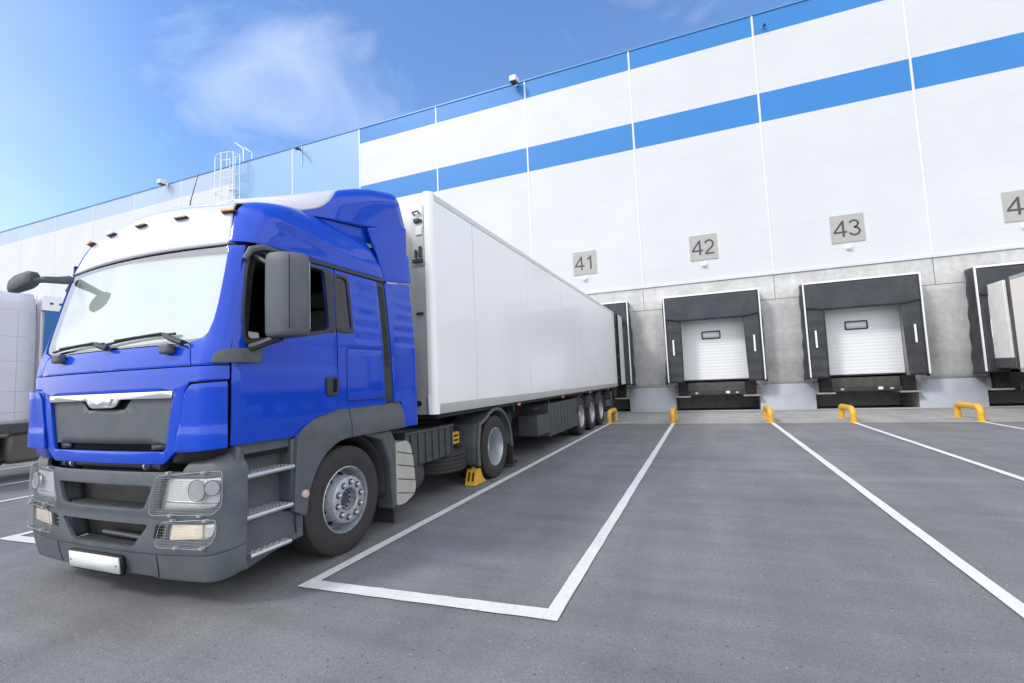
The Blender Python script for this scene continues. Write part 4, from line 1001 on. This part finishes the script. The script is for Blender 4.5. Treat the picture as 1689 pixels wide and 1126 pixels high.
# wheel arches
for s in (-1, 1):
    arch = [(.735,1.142),(.80,1.205),(.94,1.282),(1.10,1.318),(1.24,1.336),(2.195,1.342),(2.235,1.315),(2.255,1.25),(2.255,1.062),(1.36,1.060)]
    for i in range(1, 12): a = R_(90+i*7.3); arch.append((1.345+.515*math.cos(a), .49+.57*math.sin(a)))
    arch += [(.828,.500),(.800,.488),(.70,.545),(.702,.70),(.715,.92)]
    def arf(y, z, o, s=s):
        k = .03*min(1, max(0, (1.30-z)/.12))
        return (s*(1.205+k+o), y, z)
    fe = patch('wheel_arch', arch, [], arf, GREYP, T, .06, .05, .06, .0, .022, 50)
    patch('arch_seam', [(1.385,1.062),(1.392,1.062),(1.392,1.336),(1.385,1.336)], [], arf, BLACK, fe, .5, .04, .002, .0015)
    m = MB(); m.lathe([(0,0),(.034,0),(.034,.018),(.026,.026),(0,.028)], (s*1.234,.80,.665), 'x', 20, s); m.build('side_indicator', mat('pink_lens', (0.62,0.42,0.40), .3, 0, .4) if s < 0 else bpy.data.materials['pink_lens'], fe)
    m = MB(); m.grid(lambda a, b, s=s: (s*(.62+.56*b), 1.345+.60*math.cos(R_(-12+205*a)), .49+.60*math.sin(R_(-12+205*a))), 24, 2); m.build('arch_liner', CHASS, T, solid=.01)
    m = MB(); m.prism([(1.60,1.058),(2.05,1.058),(2.13,.93),(2.125,.235),(2.070,.205),(2.03,.72),(1.90,.96)], 'x', s*.98, s*1.195); m.build('arch_tail', GREYP, T, .02)
    m = MB(); m.prism([(2.11,.05),(2.13,.05),(2.13,.40),(2.11,.40)], 'x', s*.85, s*1.16); m.build('mud_flap', CHASS, T)
    m = MB(); m.prism(rnd([(2.135,.900),(2.34,.905),(2.405,.86),(2.46,.70),(2.505,.36),(2.47,.28),(2.28,.215),(2.14,.225)], .03), 'x', s*.62, s*1.20); bg_ = m.build('side_cover', BEIGE, T, .012)
    m = MB()
    for zz in (.80,.66,.51,.36): m.prism([(2.14,zz+.012),(2.14,zz+.002),(2.47,zz-.075),(2.47,zz-.065)], 'x', s*1.2005, s*1.2025)
    m.build('cover_rib', DARKP, bg_)
# running gear
m = MB()
for s in (-1, 1): m.box(min(s*.36,s*.44), max(s*.36,s*.44), .5, 6.1, .72, .98)
m.box(-.36,.36,1.2,1.5,.6,.9); m.box(-.36,.36,3.0,3.15,.72,.98); m.box(-.36,.36,5.8,5.95,.72,.98); m.box(-.55,.55,.35,1.9,.60,1.03)
m.tube([(-1.0,1.345,.49),(1.0,1.345,.49)], .07, 10); m.tube([(-.8,4.81,.49),(.8,4.81,.49)], .11, 10); m.lathe([(0,-.25),(.2,-.22),(.26,0),(.2,.22),(0,.25)], (0,4.81,.49), 'x', 16)
m.box(-.80,.80,2.2,2.5,.62,.95); m.box(-.36,.36,4.2,5.3,.99,1.12)
m.build('chassis_frame', CHASS, T, .01)
m = MB(); m.lathe([(0,0),(.48,0),(.48,.06),(0,.06)], (0,4.75,1.09), 'z', 24); m.build('coupling_plate', CHASS, T)
for s in (1,):
    m = MB(); m.box(.46,1.06,2.52,3.66,.54,.945); bx = m.build('battery_box', GREYBX, T, .02)
    m = MB()
    for i in range(7): y = 2.60+.165*i; m.box(1.06,1.085,y,y+.022,.56,.93)
    m.box(.48,1.07,2.50,3.68,.93,.965); m.build('box_rib', GREYBX, bx, .006)
    m = MB(); m.lathe([(0,-.22),(.14,-.22),(.185,-.18),(.195,-.1),(.195,.16),(.16,.2),(0,.215)], (.80,2.83,.43), 'x', 28); m.tube([(.9,2.84,.62),(.98,2.84,.72)], .02, 6); m.build('air_tank', GREYBX, T, sharp=50)
m = MB(); m.box(-1.1,-.5,2.6,4.0,.40,.95); m.build('fuel_tank', ALU, T, .08)
# spare wheel slung flat under the frame
spw = bpy.data.objects.new('spare_wheel', None); C.objects.link(spw); spw.parent = T; spw.location = (.62, 3.78, .44)
MB().lathe(tyre_profile(.50, .30, .285), (0,0,0), 'z', 56, 1, True).build('tyre', TYRE, spw, sharp=40)
MB().lathe([(.30,.13),(.285,.12),(.265,.05),(.23,-.05),(.12,-.04),(0,-.03)], (0,0,0), 'z', 36, 1, False, False).build('rim', BEIGE, spw)
# drive axle mudguards
for s in (-1, 1):
    cy, cz = 4.81, .49
    prof = [(cy-.66,.30),(cy-.665,.62),(cy-.60,.90)]+[(cy+.625*math.cos(R_(a)), cz+.60*math.sin(R_(a))) for a in (128,115,100,85,70,55,40,28,16,6)]+[(cy+.64,.42)]
    m = MB()
    def pf(a, b): 
        i = a*(len(prof)-1); k = min(int(i), len(prof)-2); t = i-k
        return (s*(.60+.60*b), prof[k][0]*(1-t)+prof[k+1][0]*t, prof[k][1]*(1-t)+prof[k+1][1]*t)
    m.grid(pf, (len(prof)-1)*3, 6)
    gd = m.build('drive_mudguard', GREYP, T, sharp=50, solid=.015)
    m = MB(); pts = [(s*1.205, p[0], p[1]) for p in prof]; m.tube(pts, .030, 8); m.build('guard_lip', GREYP, gd)
    m = MB(); m.box(min(s*.60,s*1.22), max(s*.60,s*1.22), cy+.62, cy+.645, .10, .60); m.build('mud_flap', CHASS, gd)
    wheel(T, s*1.05, 1.345, s, .49, .31, 'front')
    wheel(T, s*1.055, 4.81, s, .49, .29, 'drive')
    wheel(T, s*.74, 4.81, s, .49, .29, 'drive')
    if s > 0:
        pass
CHK = thing('wheel_chock', 'yellow chock stowed upright on the tractor frame above the spare wheel', 'wheel chock', (OX, OY, 0), 0, 'yellow wheel chocks')
def chock(parent, mtx):
    m = MB(); w_ = .085
    prof = [(0,0),(.40,0),(.385,.05),(.30,.10),(.235,.175),(.215,.24),(.11,.25),(.02,.10)]
    prof = [(0,0),(.40,0),(.33,.035),(.265,.085),(.225,.145),(.205,.215),(.09,.215)]
    m.prism(prof, 'x', -w_, w_)
    o = m.build('chock_body', YELLOW, parent, .008)
    s_ = MB()
    for x in (-.032,.032):
        # dark slots in the sloping back face
        for k in (0,):
            a = Vector((x,.023,.055)); b = Vector((x,.0733,.175)); n_ = Vector((0,-.215,.09)).normalized()*.003
            s_.face([a+n_-Vector((.014,0,0)), a+n_+Vector((.014,0,0)), b+n_+Vector((.014,0,0)), b+n_-Vector((.014,0,0))])
    so = s_.build('slot', INTER, parent)
    h = MB(); h.tube([(0,.10,.214),(0,.11,.235),(0,.17,.235),(0,.18,.214)], .008, 6); ho = h.build('grip', ALU, parent)
    for q in (o, so, ho): q.matrix_local = mtx
    return o
chock(CHK, Matrix.Translation((1.02,3.86,.74)) @ Matrix.Rotation(R_(68), 4, 'Z') @ Matrix.Rotation(R_(90), 4, 'Y') @ Matrix.Translation((0,0,-.11)))
CH2 = thing('wheel_chock', 'yellow chock on the asphalt wedged against the drive wheel of the blue truck', 'wheel chock', (OX+1.05, OY+4.13, .004), 0, 'yellow wheel chocks')
chock(CH2, Matrix.Scale(1.05, 4))

# ------------------------------------------------------------------ white box trailer behind the blue truck
TR = thing('semi_trailer', 'long white box trailer coupled to the blue truck and backed into dock 41', 'trailer', (-4.408, -15.2, 0))
HWD, LEN, ZB, ZT = 1.262, 13.45, 1.15, 4.03
m = MB(); m.box(-HWD+.02, HWD-.02, .06, LEN-.02, ZB+.10, ZT-.02); m.build('box_body', TRAILW, TR)
seams = [.06, 1.20, 3.58, 5.98, 8.40, 10.80, 13.10, LEN-.02]
for s in (-1, 1):
    m = MB()
    for a, b in zip(seams, seams[1:]): m.box(min(s*(HWD-.02),s*HWD), max(s*(HWD-.02),s*HWD), a+.008, b-.008, ZB+.125, ZT-.10)
    m.build('side_skin', TRAILW, TR, .003)
    m = MB()
    for b in seams[1:-1]: m.box(min(s*(HWD-.019),s*(HWD-.015)), max(s*(HWD-.019),s*(HWD-.015)), b-.012, b+.012, ZB+.125, ZT-.10)
    m.build('panel_seam', GREYBX, TR)
    m = MB(); m.prism([(s*(HWD-.03),ZB),(s*(HWD+.006),ZB),(s*(HWD+.010),ZB+.10),(s*(HWD+.004),ZB+.122),(s*(HWD-.03),ZB+.122)], 'y', .09, LEN); m.build('bottom_rail', RAILG, TR, .004)
    m = MB(); m.prism([(s*(HWD-.05),ZT-.098),(s*(HWD+.006),ZT-.098),(s*(HWD+.006),ZT-.02),(s*(HWD-.02),ZT+.004),(s*(HWD-.05),ZT+.004)], 'y', .09, LEN); m.build('top_rail', ALU if False else mat('top_rail', (0.66,0.68,0.70), .4, .2) if s < 0 else bpy.data.materials['top_rail'], TR, .004)
    # rounded front corner post
    m = MB(); pr = [(HWD-.10,.0)]+[(HWD-.07+.076*math.sin(R_(a)), .076-.076*math.cos(R_(a))) for a in range(0,91,15)]+[(HWD+.006,.10),(HWD-.10,.10)]
    m.prism([(s*x, y) for x, y in pr], 'z', ZB, ZT+.004); m.build('corner_post', TRAILW, TR, sharp=60)
    m = MB(); m.box(min(s*(HWD-.03),s*(HWD+.012)), max(s*(HWD-.03),s*(HWD+.012)), LEN-.06, LEN+.012, ZB-.02, ZT+.01); m.build('rear_frame', BLACK, TR, .004)
    # rear door swung straight back into the shelter
    m = MB(); m.box(min(s*(HWD+.05),s*(HWD+.115)), max(s*(HWD+.05),s*(HWD+.115)), LEN+.12, LEN+1.30, ZB+.06, ZT-.09); rd_ = m.build('rear_door', TRAILW, TR, .01)
    m = MB(); m.box(min(s*(HWD+.045),s*(HWD+.12)), max(s*(HWD+.045),s*(HWD+.12)), LEN+.07, LEN+.118, ZB+.05, ZT-.08); m.build('door_seal', BLACK, rd_)
    for zz in (1.5,2.3,3.1,3.7): MB().box(min(s*(HWD),s*(HWD+.06)), max(s*(HWD),s*(HWD+.06)), LEN+.0,LEN+.13, zz-.04, zz+.04).build('hinge', GREYBX, rd_)
m = MB(); m.box(-HWD+.10, HWD-.10, .012, .06, ZB, ZT); fw_ = m.build('front_wall', mat('front_wall_alu', (0.62,0.63,0.62), .38, .35), TR, .004)
m = MB(); m.box(HWD-.30, HWD-.112, -.004, .0115, 3.06, 3.86); m.build('access_panel', mat('panel_alu', (0.55,0.56,0.56), .4, .4), fw_, .006)
m = MB(); m.tube([(1.02,-.01,3.74),(1.02,-.05,3.76),(1.10,-.05,3.77),(1.10,-.01,3.75)], .012, 6); m.box(1.02,1.10,-.035,-.005,3.63,3.68); m.box(1.115,1.135,-.03,-.005,3.63,3.665)
m.box(1.02,1.05,-.03,-.005,3.17,3.27); m.box(1.085,1.12,-.03,-.005,3.17,3.31); m.box(1.0,1.14,-.045,-.005,3.10,3.145); m.box(1.03,1.12,-.03,.01,2.42,2.45)
m.build('latch', DARKP, fw_, .004)
m = MB(); m.box(1.04,1.13,-.02,.0,3.46,3.58); m.build('panel_hinge', LAMPW, fw_, .006)
m = MB(); m.box(1.145,1.175,-.02,.011,ZB+.02,ZB+.24); m.build('corner_bracket', ALU, fw_, .004); m = MB(); m.lathe([(.035,0),(.035,.02),(.02,.02)], (1.02,.012,ZB+.14), 'y', 14, -1); m.build('drain_ring', DARKP, fw_)
m = MB(); m.box(-.75,.75,-.34,.01,2.0,3.78); m.build('cooling_unit', TRAILW, TR, .06)
# underside
m = MB(); m.box(-1.2,1.2,.12,LEN-.1,1.09,1.148)
for s in (-1, 1): m.box(min(s*.55,s*.65), max(s*.55,s*.65), 2.2, LEN-.2, .72, 1.09)
for y in (2.9,5.0,7.2,8.0,9.2,10.5,11.8,13.1): m.box(-1.15,1.15,y-.04,y+.04,.98,1.09)
for y in (7.6,8.91,10.22): m.tube([(-1.0,y,.50),(1.0,y,.50)], .075, 10)
m.box(-1.2,1.2,LEN-.55,LEN-.02,.80,1.10); m.box(-1.15,1.15,LEN-.12,LEN-.04,.45,.60)
m.build('chassis', CHASS, TR, .006)
for s in (-1, 1):
    m = MB(); m.box(min(s*.96,s*1.06), max(s*.96,s*1.06), 2.82,2.92,.34,1.09); m.box(min(s*.98,s*1.04), max(s*.98,s*1.04), 2.84,2.90,.10,.36); m.box(min(s*.88,s*1.14), max(s*.88,s*1.14), 2.74,3.02,.06,.09); m.tube([(s*1.01,2.80,.32),(s*1.01,3.1,.9)], .02, 6)
    m.build('landing_leg', CHASS, TR, .004)
    m = MB(); m.box(min(s*.35,s*1.225), max(s*.35,s*1.225), 4.72, 7.15, .30, 1.00); sb_ = m.build('pallet_box', GREYBX, TR, .012)
    m = MB()
    for i in range(9): y = 4.85+.26*i; m.box(min(s*1.2255,s*1.231), max(s*1.2255,s*1.231), y, y+.012, .34, .97)
    m.build('box_rib', GREYBX, sb_)
    m = MB(); m.box(min(s*.80,s*1.23), max(s*.80,s*1.23), 3.95, 4.70, .40, .80); tb_ = m.build('tool_box', GREYBX, TR, .012)
    m = MB(); m.tube([(s*1.16,3.98,.80),(s*1.16,3.86,.84),(s*1.16,3.86,.94),(s*1.16,4.3,.96)], .012, 6); m.build('hose', DARKP, tb_)
    for y in (7.6,8.91,10.22):
        wheel(TR, s*1.045, y, s, .50, .37, 'trailer')
        m = MB(); m.grid(lambda a, b, s=s, y=y: (s*(.86+.38*b), y+.57*math.cos(R_(12+156*a)), .50+.57*math.sin(R_(12+156*a))), 16, 2); m.build('mudguard', CHASS, TR, solid=.01)
    for y in (2.95,5.85,8.75,11.6):
        m = MB(); m.box(min(s*1.20,s*1.245), max(s*1.20,s*1.245), y-.045,y+.045,1.075,1.125); m.build('side_marker', AMBER, TR, .008)
m = MB(); m.box(.90,1.20,11.2,12.6,.50,.72); m.box(.95,1.2,12.2,12.4,.42,1.0); m.build('rear_locker', GREYBX, TR, .01)

# ------------------------------------------------------------------ white lorry at the far left
LT = thing('semi_truck', 'white tractor unit cut off by the left edge, beyond the blue truck', 'truck', (-13.55, -15.16, 0))
m = MB()
def lsec(a, b):
    z = 1.10+a*2.55; y = -2.2+b*2.2
    k = 1-max(0, (z-3.50)/.15)**2*.06
    return (1.25*k, y, z)
m.grid(lsec, 24, 8)
m.grid(lambda a, b: (1.25*.94-2.25*b*.98, -2.2+2.2*a, 3.65), 4, 6)
m.grid(lambda a, b: (-1.25+2.5*b, 0, 1.10+a*2.55), 4, 4)
m.grid(lambda a, b: (-1.25+2.5*b, -2.2, 1.10+a*2.55), 4, 4)
m.build('cab_side', WHITEP, LT, sharp=50, solid=.02)
m = MB()
for z in (3.30,2.78,2.30,1.72,1.32): m.box(1.2495,1.2515,-2.2,-.004,z-.007,z+.007)
for y in (-.27,-.62,-1.2): m.box(1.2495,1.2515,y-.006,y+.006,1.12,3.29)
m.build('panel_gap', RAILG, LT)
m = MB(); m.box(1.20,1.256,-2.2,.0,.93,1.11); m.build('side_skirt', GREYBX, LT, .01)
m = MB(); m.box(.55,1.18,-.32,.75,.34,.92); m.build('fuel_tank', BROWNT, LT, .08)
m = MB(); m.tube([(.95,-.55,.55),(1.15,-.50,.45),(1.24,-.42,.40)], [.06,.065,.07], 12); m.build('exhaust', CHASS, LT)
m = MB(); m.tube([(1.0,-.55,.60),(1.05,-.45,.85)], .05, 8); m.box(.6,1.1,-.9,-.4,.45,.9); m.box(-.5,.5,-2,6,.6,1.0); m.build('chassis_frame', CHASS, LT)
wheel(LT, 1.06, -1.20, 1, .49, .31, 'front'); wheel(LT, 1.06, 2.35, 1, .49, .30, 'drive')
LTr = thing('semi_trailer', 'blue curtain-sided trailer with a pale top rail behind the white tractor unit', 'trailer', (-13.55, -15.08, 0))
m = MB(); m.box(-1.22,1.18,.02,13.4,1.1,3.62); m.build('box_body', TRAILW, LTr, .01)
m = MB(); m.grid(lambda a, b: (1.235+.018*math.sin(a*150)+.01*math.sin(b*8), .05+13.3*a, 1.15+2.19*b), 300, 6); m.build('curtain', CURTB, LTr, sharp=60)
m = MB(); m.box(1.18,1.262,.0,13.4,3.34,3.65); rl = m.build('top_rail', TRAILW, LTr, .008)
m = MB()
for i in range(60): y = .12+.15*i; m.box(1.2625,1.272,y,y+.05,3.47,3.51)
m.build('rail_hook', GREYBX, rl)
m = MB(); m.box(-1.2,1.24,.02,13.4,.98,1.12); m.build('chassis', CHASS, LTr)
for y in (7.6,8.91,10.22): wheel(LTr, 1.045, y, 1, .50, .37, 'trailer')

# ------------------------------------------------------------------ cream trailer at the right edge
RT = thing('semi_trailer', 'cream box trailer with its white door folded back at the right edge', 'trailer', (9.90, -1.55, 0))
m = MB(); m.box(-1.25,1.25,-13.4,-.02,1.28,4.0); m.build('box_body', CREAM, RT, .01)
m = MB(); m.box(-1.262,-1.20,-.10,.03,1.24,4.03); m.box(1.20,1.262,-.10,.03,1.24,4.03); m.box(-1.199,1.199,-.10,.03,3.95,4.03); m.build('rear_frame', GREYBX, RT, .006)
m = MB(); m.box(-1.262,1.262,-13.4,-.11,1.16,1.30); m.build('bottom_rail', RAILG, RT, .004)
m = MB(); m.box(-1.262,-1.19,-13.4,-.11,3.93,4.02); m.build('top_rail', RAILG, RT, .004)
for s in (-1, 1):
    m = MB(); m.box(min(s*1.27,s*1.34), max(s*1.27,s*1.34), .06,1.05,1.60,3.96); rd_ = m.build('rear_door', mat('door_leaf', (0.78,0.77,0.75), .4, 0, .2, dirt=((.5,.48,.45), .3, 2)) if s < 0 else bpy.data.materials['door_leaf'], RT, .01)
    m = MB(); m.box(min(s*1.268,s*1.342), max(s*1.268,s*1.342), .06,1.05,1.30,1.598); m.build('door_kick_plate', GREYBX, rd_, .006)
m = MB(); m.box(-1.15,1.15,-13.0,-.2,.95,1.158); m.box(-1.20,1.20,-.16,.0,.42,.60); m.box(-1.24,-.85,-.06,.04,.62,.86)
for s in (-1, 1): m.box(min(s*.5,s*.6), max(s*.5,s*.6), -9, -.1, .6, .95)
m.tube([(-1.1,-.02,1.0),(-.7,.05,1.02),(-.3,.05,.98)], .03, 8); m.tube([(-1.15,-.03,.93),(-1.05,.06,.96),(-1.12,.06,1.04)], .02, 8)
m.build('chassis', CHASS, RT, .006)
for y in (-2.6,-3.91,-5.22):
    wheel(RT, -1.045, y, -1, .50, .37, 'trailer')
